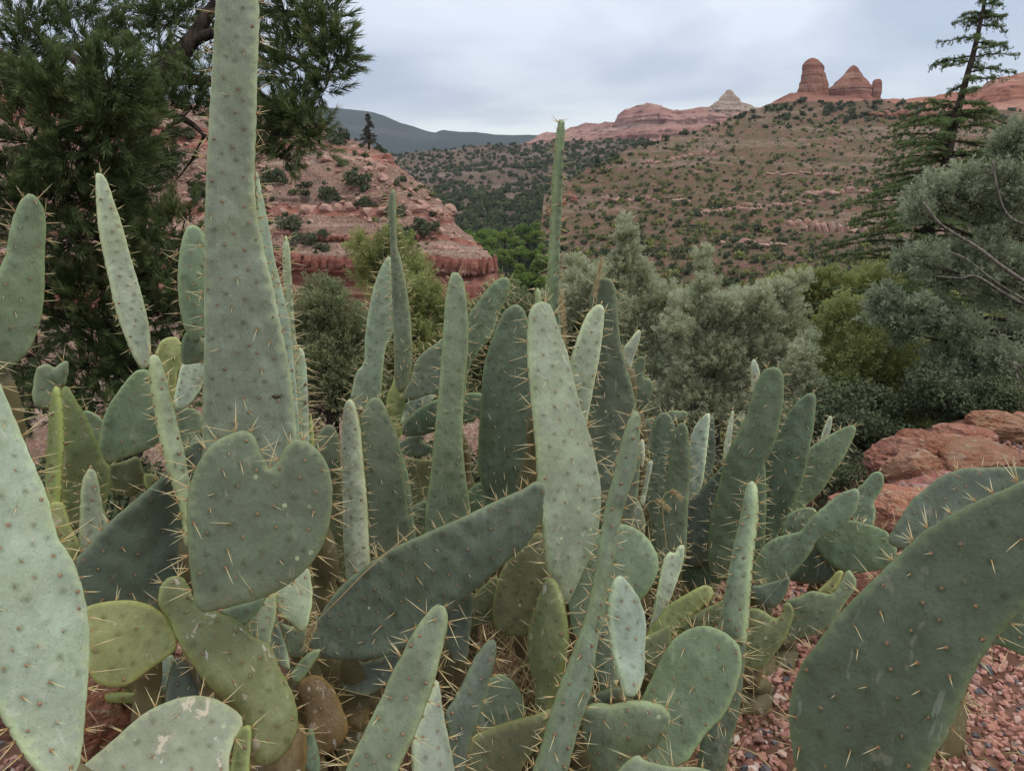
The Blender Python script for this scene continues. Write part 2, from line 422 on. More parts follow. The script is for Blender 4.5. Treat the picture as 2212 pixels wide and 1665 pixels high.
class Hill:
    """contours: list of [(px, py, depth), ...]; sub: rows between neighbours"""
    def __init__(s, name, contours, cols, sub, material, amp=0.0, freq=.1, strat=0.0, sfreq=.3, back=.25, label=None):
        rows = []
        for c in contours:
            c = np.asarray(c, float); t = np.concatenate(([0], np.cumsum(np.hypot(np.diff(c[:, 0]), np.diff(c[:, 1]))))); t /= t[-1]
            u = np.linspace(0, 1, cols)
            rows.append(np.stack([np.interp(u, t, c[:, k]) for k in range(3)], -1))
        first = rows[0].copy(); first[:, 2] *= 1 + back; first[:, 1] += 25
        first2 = rows[0].copy(); first2[:, 2] *= 1 + 3 * back; first2[:, 1] += 160
        rows = [first2, first] + rows
        sub = [2, 3] + (list(sub) if hasattr(sub, '__len__') else [sub] * (len(contours) - 1))
        g = []
        for a, b, k in zip(rows[:-1], rows[1:], sub):
            for q in range(k):
                t = q / k; g.append(a * (1 - t) + b * t)
        g.append(rows[-1]); s.px = np.array(g); s.r0 = 5
        P = WA(s.px[..., :2].reshape(-1, 2), s.px[..., 2].reshape(-1))
        v = norm(CAMP - P); v[:, 2] *= .3
        if amp:
            P = P + np.array((0, 0, 1.0)) * (amp * fbm(P * freq, 5))[:, None] + v * (amp * .8 * fbm(P * freq * 1.7 + 9, 4))[:, None]
        if strat:
            q = P * np.array((.05 * sfreq, .05 * sfreq, sfreq)); P = P + v * (strat * fbm(q, 4))[:, None]
            q = P * np.array((sfreq, sfreq, .12 * sfreq)); P = P + v * (.7 * strat * fbm(q + 40, 3))[:, None]
        s.P = P.reshape(s.px.shape); n, m = s.px.shape[:2]
        i = np.arange(n - 1)[:, None] * m; j = np.arange(m - 1)[None]
        F = np.stack((i + j, i + j + 1, i + m + j + 1, i + m + j), -1).reshape(-1, 4)[:, ::-1]
        s.o = mk(name, P, F, material, None, True); tag(s.o, label, None, None, 'structure')
    def sample(s, n, keep=None, lo=0, hi=None):
        """random points on the sheet, even in the picture"""
        nr, nc = s.px.shape[:2]; hi = nr - 1.01 if hi is None else hi
        r = rng.uniform(s.r0 + lo, hi, n * 9); c = rng.uniform(0, nc - 1.01, n * 9)
        i, j = r.astype(int), c.astype(int)
        w = np.abs(s.px[np.minimum(i + 1, nr - 1), j, 1] - s.px[i, j, 1]) * np.abs(s.px[i, np.minimum(j + 1, nc - 1), 0] - s.px[i, j, 0]) + 1e-6
        w = w / np.percentile(w, 92)
        k = rng.uniform(0, 1, n * 9) < w
        r, c, i, j = r[k], c[k], i[k], j[k]; fr, fc = (r - i)[:, None], (c - j)[:, None]
        def lerp(A): return (A[i, j] * (1 - fr) + A[i + 1, j] * fr) * (1 - fc) + (A[i, j + 1] * (1 - fr) + A[i + 1, j + 1] * fr) * fc
        px, P = lerp(s.px), lerp(s.P)
        if keep is not None:
            k = keep(px, P); px, P = px[k], P[k]
        return px[:n], P[:n]
    def at(s, x, y):
        d = np.hypot(s.px[s.r0:, :, 0] - x, s.px[s.r0:, :, 1] - y); k = np.unravel_index(np.argmin(d), d.shape)
        return s.P[s.r0 + k[0], k[1]]

# far blue mesa
M_MESA = hill_mat('mesa_forest', (.040, .052, .040), (.028, .038, .030), (.16, .13, .11), (.030, .045, .030), .12, .006, .6, .12, 8)
mesa = Hill('mesa', [
    [(-900, 150, 6000), (0, 195, 5400), (500, 215, 5000), (640, 224, 4800), (700, 231, 4700), (760, 235, 4700), (800, 240, 4700), (830, 250, 4600), (862, 264, 4500), (900, 275, 4500), (940, 286, 4500), (956, 280, 4500), (1000, 284, 4500), (1060, 291, 4500), (1110, 292, 4500), (1300, 297, 4600), (1700, 305, 5000)],
    [(-900, 260, 5000), (500, 265, 4400), (700, 262, 4300), (850, 285, 4200), (940, 300, 4200), (1060, 302, 4200), (1300, 306, 4300), (1700, 312, 4500)],
    [(-900, 330, 4300), (700, 318, 3700), (860, 325, 3600), (940, 318, 3600), (1300, 322, 3700), (1700, 330, 3900)],
    [(-900, 520, 2400), (700, 420, 2200), (1300, 420, 2200), (1700, 430, 2400)]], 300, (14, 16, 8), M_MESA, 7, .006, 0)

# long red ridge with its pale peak
M_RIDGE = rock_face('ridge_rock', (.33, .165, .135), (.41, .235, .195), (.47, .325, .275), .5, .035, None, 0, 7)
ridge = Hill('red_ridge', [
    [(1085, 318, 1750), (1120, 312, 1750), (1148, 303, 1700), (1162, 290, 1700), (1180, 283, 1700), (1212, 287, 1690), (1232, 277, 1680), (1262, 268, 1660), (1300, 264, 1640), (1328, 262, 1600), (1334, 250, 1560), (1350, 238, 1550), (1375, 228, 1550), (1400, 221, 1550), (1428, 224, 1550), (1452, 237, 1550), (1482, 239, 1550), (1510, 233, 1550), (1538, 229, 1540), (1548, 230, 1540), (1560, 231, 1530), (1573, 231, 1530), (1582, 231, 1530), (1596, 232, 1530), (1608, 232, 1530), (1632, 233, 1530), (1680, 240, 1520), (1760, 250, 1520)],
    [(1085, 319, 1700), (1150, 310, 1650), (1215, 294, 1640), (1262, 280, 1620), (1330, 270, 1540), (1400, 240, 1500), (1480, 256, 1500), (1545, 240, 1500), (1575, 240, 1500), (1612, 240, 1500), (1700, 248, 1490), (1760, 256, 1490)],
    [(1085, 322, 1690), (1215, 303, 1630), (1330, 292, 1520), (1400, 268, 1480), (1480, 272, 1480), (1560, 258, 1480), (1640, 258, 1470), (1760, 268, 1470)],
    [(1085, 328, 1600), (1215, 314, 1560), (1330, 310, 1450), (1480, 302, 1420), (1640, 285, 1400), (1760, 285, 1400)],
    [(1085, 420, 1200), (1330, 420, 1000), (1480, 420, 1000), (1760, 400, 1000)]], 420, (16, 16, 12, 6), M_RIDGE, 4.0, .03, 12, .06, .12)

# right far shoulder of red rock behind the cedar
M_SHOULDER = rock_face('shoulder_rock', (.30, .125, .085), (.40, .20, .15), (.46, .29, .23), 1.2, .09, None, 0, 4)
shoulder = Hill('rock_shoulder', [
    [(1840, 228, 760), (1890, 218, 750), (1960, 212, 740), (2030, 204, 740), (2100, 196, 730), (2120, 190, 720), (2136, 176, 710), (2150, 166, 700), (2185, 163, 700), (2215, 157, 700), (2300, 140, 700), (2420, 120, 720)],
    [(1840, 236, 720), (1900, 228, 710), (2030, 218, 700), (2120, 205, 690), (2160, 190, 670), (2220, 182, 665), (2420, 160, 670)],
    [(1840, 248, 700), (1900, 246, 690), (2030, 240, 680), (2120, 228, 675), (2220, 215, 650), (2420, 200, 650)],
    [(1840, 262, 640), (1900, 265, 630), (2030, 265, 620), (2220, 250, 600), (2420, 240, 600)],
    [(1840, 400, 420), (2030, 400, 420), (2420, 400, 420)]], 240, (12, 14, 8, 6), M_SHOULDER, 1.5, .05, 7, .10, .15)

# back hill closing the valley
M_BACK = hill_mat('back_hill_soil', (.20, .13, .105), (.15, .092, .075), (.30, .22, .19), (.060, .072, .045), .8, .10, .55, .35, 2.0)
back_hill = Hill('back_hill', [
    [(780, 345, 900), (830, 334, 900), (900, 325, 900), (960, 321, 900), (1000, 318, 900), (1060, 313, 900), (1130, 316, 880), (1200, 311, 860), (1290, 304, 820), (1360, 300, 800), (1440, 300, 760), (1500, 290, 740)],
    [(780, 380, 780), (900, 352, 780), (1060, 350, 760), (1200, 345, 720), (1500, 330, 640)],
    [(780, 420, 640), (900, 395, 640), (1060, 392, 620), (1200, 392, 580), (1500, 380, 520)],
    [(780, 450, 520), (900, 418, 560), (1060, 415, 545), (1200, 420, 500), (1500, 420, 450)],
    [(780, 500, 380), (900, 480, 400), (1060, 480, 390), (1200, 490, 360), (1500, 500, 330)],
    [(780, 620, 220), (1060, 600, 230), (1300, 610, 230), (1500, 620, 230)]], 260, (22, 22, 12, 20, 12), M_BACK, 3.5, .02, 2.2, .12, .15)

# big shrub-dotted hillside on the right
M_SIDE = hill_mat('hillside_soil', (.205, .112, .080), (.15, .080, .057), (.35, .24, .195), (.085, .098, .045), 1.1, .16, .75, .50, 1.6)
hillside = Hill('hillside', [
    [(1175, 420, 290), (1215, 398, 300), (1290, 352, 330), (1360, 325, 360), (1440, 298, 390), (1500, 282, 410), (1560, 264, 430), (1620, 243, 450), (1660, 226, 460), (1700, 222, 460), (1800, 221, 460), (1890, 219, 460), (1960, 228, 470), (2050, 240, 480), (2212, 240, 480), (2420, 230, 480)],
    [(1175, 428, 285), (1290, 368, 318), (1440, 322, 365), (1560, 293, 395), (1700, 262, 420), (1890, 262, 420), (2050, 275, 430), (2420, 270, 430)],
    [(1172, 450, 270), (1290, 410, 285), (1440, 370, 310), (1700, 325, 350), (1890, 325, 355), (2050, 330, 360), (2420, 330, 360)],
    [(1168, 490, 245), (1290, 470, 245), (1440, 440, 255), (1700, 400, 285), (1890, 400, 290), (2420, 400, 290)],
    [(1165, 545, 205), (1290, 530, 205), (1440, 515, 205), (1700, 480, 225), (1890, 478, 230), (2420, 480, 230)],
    [(1165, 600, 170), (1290, 590, 165), (1440, 580, 165), (1700, 555, 172), (1890, 550, 175), (2420, 550, 175)],
    [(1150, 690, 125), (1440, 670, 118), (1700, 650, 120), (2420, 650, 120)],
    [(1150, 850, 75), (1440, 840, 72), (1700, 830, 72), (2420, 830, 72)],
    [(1150, 1150, 48), (2420, 1150, 48)]], 330, (18, 24, 24, 22, 20, 16, 12, 6), M_SIDE, 1.3, .05, .9, .25, .12)

# red cliff hill on the left
M_CLIFF = rock_face('cliff_rock', (.20, .078, .058), (.30, .14, .105), (.42, .29, .24), 5.0, .55, None, 0, 1.2)
M_LEFT = hill_mat('cliff_hill_soil', (.31, .19, .15), (.24, .13, .10), (.48, .36, .30), (.12, .11, .075), 2.2, .5, .35, .65, 1.6)
cliff_hill = Hill('cliff_hill', [
    [(-260, 40, 150), (0, 105, 150), (250, 200, 145), (500, 240, 140), (660, 262, 135), (700, 275, 133), (740, 292, 131), (770, 305, 130), (815, 322, 128), (832, 338, 127), (840, 345, 132), (848, 352, 140)],
    [(-260, 120, 142), (200, 250, 138), (500, 290, 130), (680, 306, 125), (760, 316, 122), (815, 330, 122), (832, 341, 123), (845, 352, 128), (858, 364, 140)],
    [(-260, 200, 137), (200, 305, 130), (500, 325, 124), (680, 322, 121), (760, 330, 119), (830, 350, 118), (868, 370, 118), (884, 382, 126), (892, 390, 138)],
    [(-260, 330, 124), (200, 380, 118), (500, 395, 113), (700, 400, 110), (850, 408, 108), (920, 420, 110), (940, 432, 116), (948, 440, 132)],
    [(-260, 420, 116), (300, 436, 110), (600, 440, 107), (800, 440, 105), (900, 442, 104), (960, 455, 106), (972, 460, 113), (978, 468, 125)],
    [(-260, 445, 115), (300, 465, 109), (600, 468, 106), (800, 468, 104), (900, 470, 103.5), (966, 478, 105), (979, 483, 112), (986, 490, 123)],
    [(-260, 495, 109), (300, 500, 103), (600, 502, 100), (820, 504, 98), (950, 508, 98), (1012, 514, 100), (1024, 518, 106), (1032, 524, 114)],
    [(-260, 520, 108.6), (300, 518, 102.6), (600, 517, 99.6), (820, 519, 97.7), (950, 522, 97.5), (1022, 526, 99), (1034, 530, 105), (1042, 536, 112)],
    [(-260, 545, 103), (300, 545, 97), (600, 546, 93.5), (850, 550, 90.5), (1000, 552, 90), (1056, 554, 91), (1068, 558, 96), (1074, 563, 103)],
    [(-260, 588, 102.6), (300, 584, 96.6), (600, 582, 93.1), (850, 584, 90.1), (1000, 582, 89.6), (1058, 581, 90.6), (1070, 584, 96), (1077, 588, 103)],
    [(-260, 592, 103.4), (300, 588, 97.4), (600, 586, 94.2), (850, 588, 91.2), (1000, 587, 90.8), (1056, 586, 91.8), (1068, 590, 97), (1076, 594, 104)],
    [(-260, 690, 101), (300, 680, 95), (600, 670, 92), (850, 668, 89.5), (1000, 664, 89.5), (1060, 660, 90.6), (1085, 660, 97), (1100, 665, 104)],
    [(-260, 760, 92), (300, 750, 86), (600, 745, 82), (850, 742, 80), (1000, 740, 80), (1090, 738, 82), (1130, 730, 90), (1150, 725, 98)],
    [(-260, 900, 66), (300, 900, 62), (850, 900, 60), (1100, 900, 60), (1180, 880, 70), (1200, 860, 80)],
    [(-260, 1160, 44), (850, 1160, 42), (1100, 1160, 42), (1250, 1120, 55)]], 330, (6, 6, 16, 10, 6, 10, 5, 9, 8, 3, 20, 10, 10, 5), M_LEFT, .5, .2, .9, .7, .1)
cliff_hill.o.data.materials.append(M_CLIFF)
_rows = cliff_hill.px.shape[0]; _starts = np.cumsum([2, 3, 6, 6, 16, 10, 6, 10, 5, 9, 8, 3, 20, 10, 10, 5])
_row = np.repeat(np.arange(_rows - 1), 329)
# rows of ledge faces and of the red wall wear the bare rock
_bare = ((_row >= _starts[1 + 1] - 0) & (_row < _starts[2 + 1])) | ((_row >= _starts[5]) & (_row < _starts[6])) | ((_row >= _starts[7]) & (_row < _starts[8])) | ((_row >= _starts[9]) & (_row < _starts[12]))
cliff_hill.o.data.polygons.foreach_set('material_index', _bare.astype(np.int32))
# ------------------------------------------------------------------ rock spires on the skyline (profile rows: y, left, right)
def spire(name, rows, depth, label, seed, thick=.8, mat=None, group='red rock spires on the skyline'):
    rows = np.asarray(rows, float); n = 96
    t = np.linspace(0, 1, n); y = np.interp(t, np.linspace(0, 1, len(rows)), rows[:, 0])
    c = curve(rows, n); y, xl, xr = c[:, 0], c[:, 1], c[:, 2]
    k = 88; a = np.arange(k) * 2 * math.pi / k
    V = []
    for q in range(n):
        L_, R_ = W(xl[q], y[q], depth), W(xr[q], y[q], depth)
        m, r = (L_ + R_) / 2, max((R_[0] - L_[0]) / 2, .05)
        V.append(m + np.stack((np.cos(a) * r, np.sin(a) * r * thick, 0 * a), -1))
    V = np.array(V); o = W(float(xl[-1] + xr[-1]) / 2, float(y[-1]), depth)
    P = V.reshape(-1, 3)
    d = P - np.repeat(V.mean(1), k, 0); rr = np.linalg.norm(d, axis=1, keepdims=True)
    q = P * np.array((.012, .012, .11)) + seed; q2 = P * np.array((.05, .05, .012)) + seed
    zz = P * np.array((.003, .003, .085)) + seed
    P = P + d * (.075 * np.tanh(5 * vnoise(zz)) + .05 * np.tanh(5 * vnoise(zz * 2.7)) + .06 * fbm(q, 3) - .5 * np.maximum(0, .2 - np.abs(vnoise(q2 * 1.6))) - .3 * np.maximum(0, .2 - np.abs(vnoise(q2 * 3.4 + 5))) + .10 * fbm(q2, 3) + .05 * fbm(P * .10 + seed, 3))[:, None]
    P[:, 2] += 1.2 * fbm(P * .05, 3)
    i = np.arange(n - 1)[:, None] * k; j = np.arange(k)[None]; j2 = (j + 1) % k
    F = np.stack((i + j, i + j2, i + k + j2, i + k + j), -1).reshape(-1, 4)
    F = np.concatenate((F[:, [2, 1, 0]], F[:, [3, 2, 0]], np.stack((np.full(k, len(P)), j[0], j2[0]), -1)))
    P = np.concatenate((P, P[:k].mean(0, keepdims=True)))
    ob = mk(name, P - o, F, mat or M_SPIRE, None, False, None, o)
    return tag(ob, label, 'rock spire', group)
M_SPIRE = rock_face('spire_rock', (.21, .085, .06), (.31, .15, .108), (.40, .255, .195), .7, .05, None, 0, 5)
spire('rock_spire', [(125, 1753, 1755), (127, 1748, 1760), (131, 1743, 1766), (139, 1737, 1773), (152, 1734, 1778), (166, 1731, 1780), (180, 1728, 1785), (196, 1724, 1788), (212, 1720, 1792), (228, 1711, 1801), (250, 1695, 1815)], 760, 'tall domed red rock spire, leftmost of the three on the skyline', 3)
spire('rock_spire', [(142, 1842, 1845), (145, 1837, 1850), (151, 1831, 1857), (160, 1822, 1865), (172, 1810, 1872), (186, 1798, 1880), (200, 1788, 1885), (215, 1787, 1883), (235, 1780, 1890), (255, 1775, 1900)], 775, 'broad conical red rock spire in the middle of the skyline trio', 21)
spire('rock_spire', [(171, 1893, 1899), (174, 1888, 1903), (182, 1885, 1904), (196, 1883, 1903), (210, 1882, 1902), (230, 1878, 1906), (250, 1874, 1910)], 765, 'thin finger of red rock right of the other two spires', 34)
M_PEAK = rock_face('peak_rock', (.29, .205, .155), (.37, .28, .215), (.43, .345, .275), .7, .05, None, 0, 5)
spire('rock_spire', [(194, 1571, 1577), (198, 1567, 1583), (206, 1560, 1590), (214, 1553, 1599), (223, 1545, 1609), (232, 1530, 1630), (250, 1495, 1662), (290, 1470, 1690)], 1520, 'pale tan pointed peak on the red ridge left of the spires', 51, .4, M_PEAK, None)
skirt = Hill('spire_foot', [
    [(1560, 262, 700), (1640, 234, 720), (1680, 214, 740), (1705, 203, 745), (1722, 200, 748), (1790, 206, 750), (1880, 212, 752), (1920, 216, 745), (2010, 222, 735)],
    [(1560, 264, 690), (1640, 238, 705), (1700, 213, 722), (1790, 215, 728), (1900, 222, 728), (2010, 232, 715)],
    [(1560, 268, 670), (1640, 246, 680), (1700, 226, 700), (1790, 226, 705), (1900, 230, 705), (2010, 240, 700)],
    [(1560, 300, 520), (1700, 270, 540), (1900, 270, 540), (2010, 290, 520)]], 160, (8, 8, 6), M_SPIRE, 1.5, .05, 5, .10, .12)

# ------------------------------------------------------------------ leaf-clump templates
def leaf_cloud(n, size, lobes, flat=.75, seed=0, solid=.35, bottom=-.35):
    """n small leaf triangles through lobes; unit crown standing on z = 0"""
    r = np.random.default_rng(seed)
    k = r.integers(0, len(lobes), n); C = np.asarray(lobes, float)[k]
    d = norm(r.normal(size=(n, 3))); d[:, 2] = np.where(d[:, 2] < bottom, -d[:, 2], d[:, 2])
    rad = (r.uniform(solid, 1, n) ** .6)[:, None] * C[:, 3:4]
    p = C[:, :3] + d * rad * np.array((1, 1, flat))
    nn = norm(d + .9 * r.normal(size=(n, 3)))
    a = norm(np.cross(nn, r.normal(size=(n, 3)))); b = np.cross(nn, a)
    s = (size * r.uniform(.6, 1.4, n))[:, None]
    V = np.stack((p - a * s * .5, p + a * s * .5, p + b * s * 1.1 + a * s * r.uniform(-.5, .5, (n, 1))), 1).reshape(-1, 3)
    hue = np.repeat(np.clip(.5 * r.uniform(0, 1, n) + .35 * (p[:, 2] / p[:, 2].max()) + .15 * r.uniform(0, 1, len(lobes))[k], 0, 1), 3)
    return V, np.arange(3 * n).reshape(-1, 3), hue
def lobes(n, seed, r0=.45, spread=.55, h=.55):
    r = np.random.default_rng(seed); L_ = []
    for _ in range(n):
        a = r.uniform(0, 6.28); d = spread * math.sqrt(r.uniform(0, 1))
        L_.append((d * math.cos(a), d * math.sin(a), r.uniform(.3, 1) * h, r0 * r.uniform(.7, 1.2)))
    return L_
SMALL = []                # small shrubs: (verts, faces, hue)
for q in range(6):
    V, F, h = leaf_cloud(90, .30, lobes(4, q, .42, .5, .42), .7, q)
    SMALL.append((V, F, np.clip((h - .5) * .55 + (.12, .26, .38, .52, .66, .86)[q], 0, 1)))
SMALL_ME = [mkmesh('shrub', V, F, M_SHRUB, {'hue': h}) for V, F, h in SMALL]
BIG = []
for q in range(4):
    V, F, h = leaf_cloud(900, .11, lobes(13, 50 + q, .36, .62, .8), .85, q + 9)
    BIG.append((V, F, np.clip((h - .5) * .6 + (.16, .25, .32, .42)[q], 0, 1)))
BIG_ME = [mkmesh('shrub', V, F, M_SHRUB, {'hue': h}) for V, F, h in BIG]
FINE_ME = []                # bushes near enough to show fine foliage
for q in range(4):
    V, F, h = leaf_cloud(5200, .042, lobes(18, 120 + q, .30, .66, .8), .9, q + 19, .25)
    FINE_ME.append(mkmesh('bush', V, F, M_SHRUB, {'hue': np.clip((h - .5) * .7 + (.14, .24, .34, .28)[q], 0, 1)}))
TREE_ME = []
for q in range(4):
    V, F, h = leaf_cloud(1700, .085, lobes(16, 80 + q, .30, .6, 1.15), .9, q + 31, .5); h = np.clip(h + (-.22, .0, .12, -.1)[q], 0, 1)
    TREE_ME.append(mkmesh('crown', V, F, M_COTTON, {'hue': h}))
def trunk_mesh():
    b = MB(); b.add(*tube(curve([(0, 0, -.6), (.02, 0, 0), (.0, .03, .5), (.05, 0, .9)], 7), [.08, .07, .06, .055, .05, .04, .02]))
    for k in range(4):
        a = k * 1.7; b.add(*tube(curve([(.02, 0, .35 + .1 * k), (.25 * math.cos(a), .25 * math.sin(a), .7), (.45 * math.cos(a), .45 * math.sin(a), .95)], 5), [.035, .03, .02, .015, .006], 5))
    return np.concatenate(b.V), np.concatenate(b.F)
TRUNK_ME = mkmesh('trunk', *trunk_mesh(), M_BARK)

def shrubs(hill, n, keep, size, pick, label, group, stuff, n_single=100, cat='shrub'):
    """the largest ones as objects of their own, the others as one mass"""
    px, P = hill.sample(n, keep)
    s = size(px, P, len(P)); dist = np.linalg.norm(P - CAMP, axis=1)
    kind = np.array([pick(a) for a in px]); vis = (px[:, 0] > 0) & (px[:, 0] < 2212) & (px[:, 1] < 900)
    order = np.argsort(-(s / dist) * vis); single = set(order[:n_single].tolist())
    b = MB()
    for q in range(len(P)):
        me = SMALL[kind[q]]; a = rng.uniform(0, 6.28); sz = s[q] * rng.uniform(.85, 1.15, 3) * np.array((1, 1, 1.3))
        if q in single:
            o = link('shrub', SMALL_ME[kind[q]], None, P[q] - (0, 0, .05 * s[q])); o.scale = sz; o.rotation_euler = (0, 0, a)
            tag(o, label, cat, group)
        else:
            c, si = math.cos(a), math.sin(a); v = me[0] * sz
            b.add(np.stack((v[:, 0] * c - v[:, 1] * si, v[:, 0] * si + v[:, 1] * c, v[:, 2]), -1) + P[q] - (0, 0, .05 * s[q]), me[1], me[2])
    if b.n: tag(b.build(stuff, M_SHRUB), None, None, None, 'stuff')
def clump(p, f, seed):
    q = np.stack((p[:, 0] * f, p[:, 1] * f, np.full(len(p), seed)), -1); return fbm(q, 3)
# hillside
def keep_side(px, P):
    x, y = px[:, 0], px[:, 1]
    bare = np.exp(-(((x - 1760) / 170) ** 2 + ((y - 320) / 45) ** 2)) * .9 + np.exp(-(((x - 1800) / 120) ** 2 + ((y - 500) / 30) ** 2)) * .5
    top = ((y < 262 + .25 * np.maximum(0, 1660 - x)) & (x > 1350)) * .6
    return 1.25 * clump(px * np.array((1, 1.7, 1)), .014, 1.3) + rng.uniform(-.8, .8, len(px)) > -1.0 + 1.4 * bare - top
def size_side(px, P, n):
    d = np.linalg.norm(P - CAMP, axis=1); top = sstep(300, 240, px[:, 1] - .35 * np.maximum(0, 1560 - px[:, 0]))
    return (rng.uniform(.35, 1.1, n) + rng.uniform(0, 1.05, n) ** 3) * (1 + 1.1 * top)
def pick_side(a):
    top = a[1] - .35 * max(0, 1560 - a[0]) < 268
    return int(rng.choice(6, p=(.45, .35, .15, .05, 0, 0) if top else (.10, .16, .2, .24, .2, .10)))
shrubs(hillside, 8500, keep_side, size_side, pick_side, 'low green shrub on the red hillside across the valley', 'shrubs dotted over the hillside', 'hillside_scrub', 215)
# back hill
def keep_back(px, P):
    x, y = px[:, 0], px[:, 1]
    bare = np.exp(-(((x - 1080) / 130) ** 2 + ((y - 388) / 20) ** 2)) + .5 * np.exp(-(((x - 1050) / 200) ** 2 + ((y - 345) / 9) ** 2))
    return rng.uniform(0, 1, len(px)) > .85 * bare
shrubs(back_hill, 6000, keep_back, lambda px, P, n: rng.uniform(1.6, 4.2, n), lambda a: int(rng.choice(6, p=(.45, .35, .15, .05, 0, 0))), 'dark juniper bush on the far hill that closes the valley', 'bushes on the far hill', 'far_hill_scrub', 0)
# cliff hill: small ones at random, big ones where they stand
shrubs(cliff_hill, 760, lambda px, P: (px[:, 1] < 900) & ((px[:, 1] < 545) | (px[:, 1] > 660) | (rng.uniform(0, 1, len(px)) < .1)), lambda px, P, n: rng.uniform(.35, 1.0, n), lambda a: int(rng.choice(6, p=(.3, .25, .2, .15, .1, 0))), 'small shrub on the red cliff hill', 'small shrubs on the red cliff hill', 'cliff_scrub', 80)
for x, y, r, q in ((727, 303, 34, 0), (775, 405, 36, 1), (795, 440, 22, 0), (590, 395, 34, 0), (628, 372, 16, 2), (706, 424, 24, 1), (862, 470, 26, 2), (900, 500, 38, 0), (870, 520, 34, 0), (930, 505, 24, 1), (630, 500, 30, 2), (660, 530, 30, 1), (690, 540, 22, 2), (560, 440, 30, 0), (740, 360, 14, 1), (855, 400, 14, 3), (330, 330, 30, 0), (375, 350, 26, 1), (400, 300, 22, 2), (350, 390, 30, 1), (310, 290, 20, 2), (430, 420, 26, 0), (700, 505, 18, 0), (640, 415, 14, 3), (720, 640, 20, 2), (830, 322, 16, 0)):
    p = cliff_hill.at(x, y); s = 1.22 * r / FPX * np.linalg.norm(p - CAMP)
    o = link('bush', BIG_ME[q], None, p - (0, 0, .5 * s)); o.scale = (s, s, s * 1.15); o.rotation_euler = (0, 0, rng.uniform(0, 6))
    tag(o, {(727, 303): 'dark bush on the crest of the red hill left of the half-dead conifer', (775, 405): 'largest round bush in the middle of the red cliff hill', (795, 440): 'smaller bush touching the largest one at its lower right on the red hill', (900, 500): 'wide dark bush below the rock ledge right of the whip-tipped pad', (590, 395): 'dark bush on the red hill just right of the tallest pad', (740, 360): 'small bush under the rock rim of the red hill crest', (720, 640): 'bush growing against the foot of the red cliff wall'}.get((x, y), 'rounded dark green bush on the red cliff hill'), 'bush', 'big bushes on the red cliff hill')
# bright cottonwoods along the valley floor
k = 0
for y0, x0, x1, m in ((498, 1010, 1185, 7), (520, 1015, 1190, 8), (545, 1040, 1195, 8), (572, 1070, 1230, 7), (600, 1085, 1260, 7), (635, 1100, 1330, 8)):
    for x in np.linspace(x0, x1, m) + rng.uniform(-7, 7, m):
        d = 250 - (y0 - 498) * 1.15 + rng.uniform(-9, 9); r = rng.uniform(17, 36) / FPX * d
        p = W(x, y0 + rng.uniform(-12, 12), d)
        t = thing('cottonwood_tree', p - (0, 0, r * .9), 'bright green leafy tree crowded on the valley floor', 'tree', 'trees on the valley floor')
        t.scale = (r, r, r); t.rotation_euler = (0, 0, rng.uniform(0, 6))
        link('crown', TREE_ME[k % 4], t, (0, 0, 0)); link('trunk', TRUNK_ME, t, (0, 0, 0)); k += 1

# ------------------------------------------------------------------ stones
def ico(sub):
    import bmesh
    bm = bmesh.new(); bmesh.ops.create_icosphere(bm, subdivisions=sub, radius=1)
    V = np.array([v.co[:] for v in bm.verts]); F = np.array([[v.index for v in f.verts] for f in bm.faces]); bm.free()
    return V, F
ICO = {k: ico(k) for k in (1, 2, 3, 5)}
def chunk(sub, seed, cuts=9, rough=.06, lo=.62, freq=2.0):
    """a broken stone: unit ball cut by random planes"""
    r = np.random.default_rng(seed); V, F = ICO[sub]
    n = norm(r.normal(size=(cuts, 3))); h = r.uniform(lo, 1, cuts)
    dot = V @ n.T
    rad = np.min(np.where(dot > .05, h / np.maximum(dot, .05), 9), axis=1); rad = np.minimum(rad, 1.05)
    V = V * rad[:, None]
    V = V + norm(V) * (rough * fbm(V * freq + seed, 4))[:, None]
    return V, F
GRAV = [chunk(1, s, 6, .05, .42) for s in range(8)]
b = MB()
def gravel(n, xr, yr, smin, smax, seedy=0):
    x = rng.uniform(*xr, n); y = rng.uniform(*yr, n); s = rng.uniform(smin, smax, n) * rng.choice((1, 1, 1.35), n)
    k = (y < edge_y(x) + .15)
    x, y, s = x[k], y[k], s[k]
    z = ground_z(x, y) + .035 * fbm(np.stack((x, y, 0 * x), -1) * 2.1, 3) * sstep(.3, 1.5, np.hypot(x, y)) + rng.uniform(-.2, .55, len(x)) * s
    v = rng.integers(0, 8, len(x)); hue = np.clip(rng.normal(.55, .22, len(x)), .2, 1); hue = np.where(rng.uniform(0, 1, len(x)) < .13, rng.uniform(0, .16, len(x)), hue)
    for q in range(8):
        m = v == q
        sc = s[m][:, None] * rng.uniform(.7, 1.15, (m.sum(), 3)) * np.array((1, 1, .72))
        V, F = scatter(GRAV[q][0], GRAV[q][1], np.stack((x[m], y[m], z[m]), -1), norm(rng.normal(size=(m.sum(), 3)) * .5 + (0, 0, 1)), sc)
        b.add(V, F, np.repeat(hue[m], len(GRAV[q][0])))
gravel(17000, (.35, 2.6), (1.25, 3.3), .0065, .0160)
gravel(9000, (1.3, 4.2), (3.0, 5.2), .008, .0165)
gravel(3000, (-1.6, .4), (1.15, 2.4), .008, .017)
tag(b.build('gravel', M_GRAVEL), None, None, None, 'stuff')

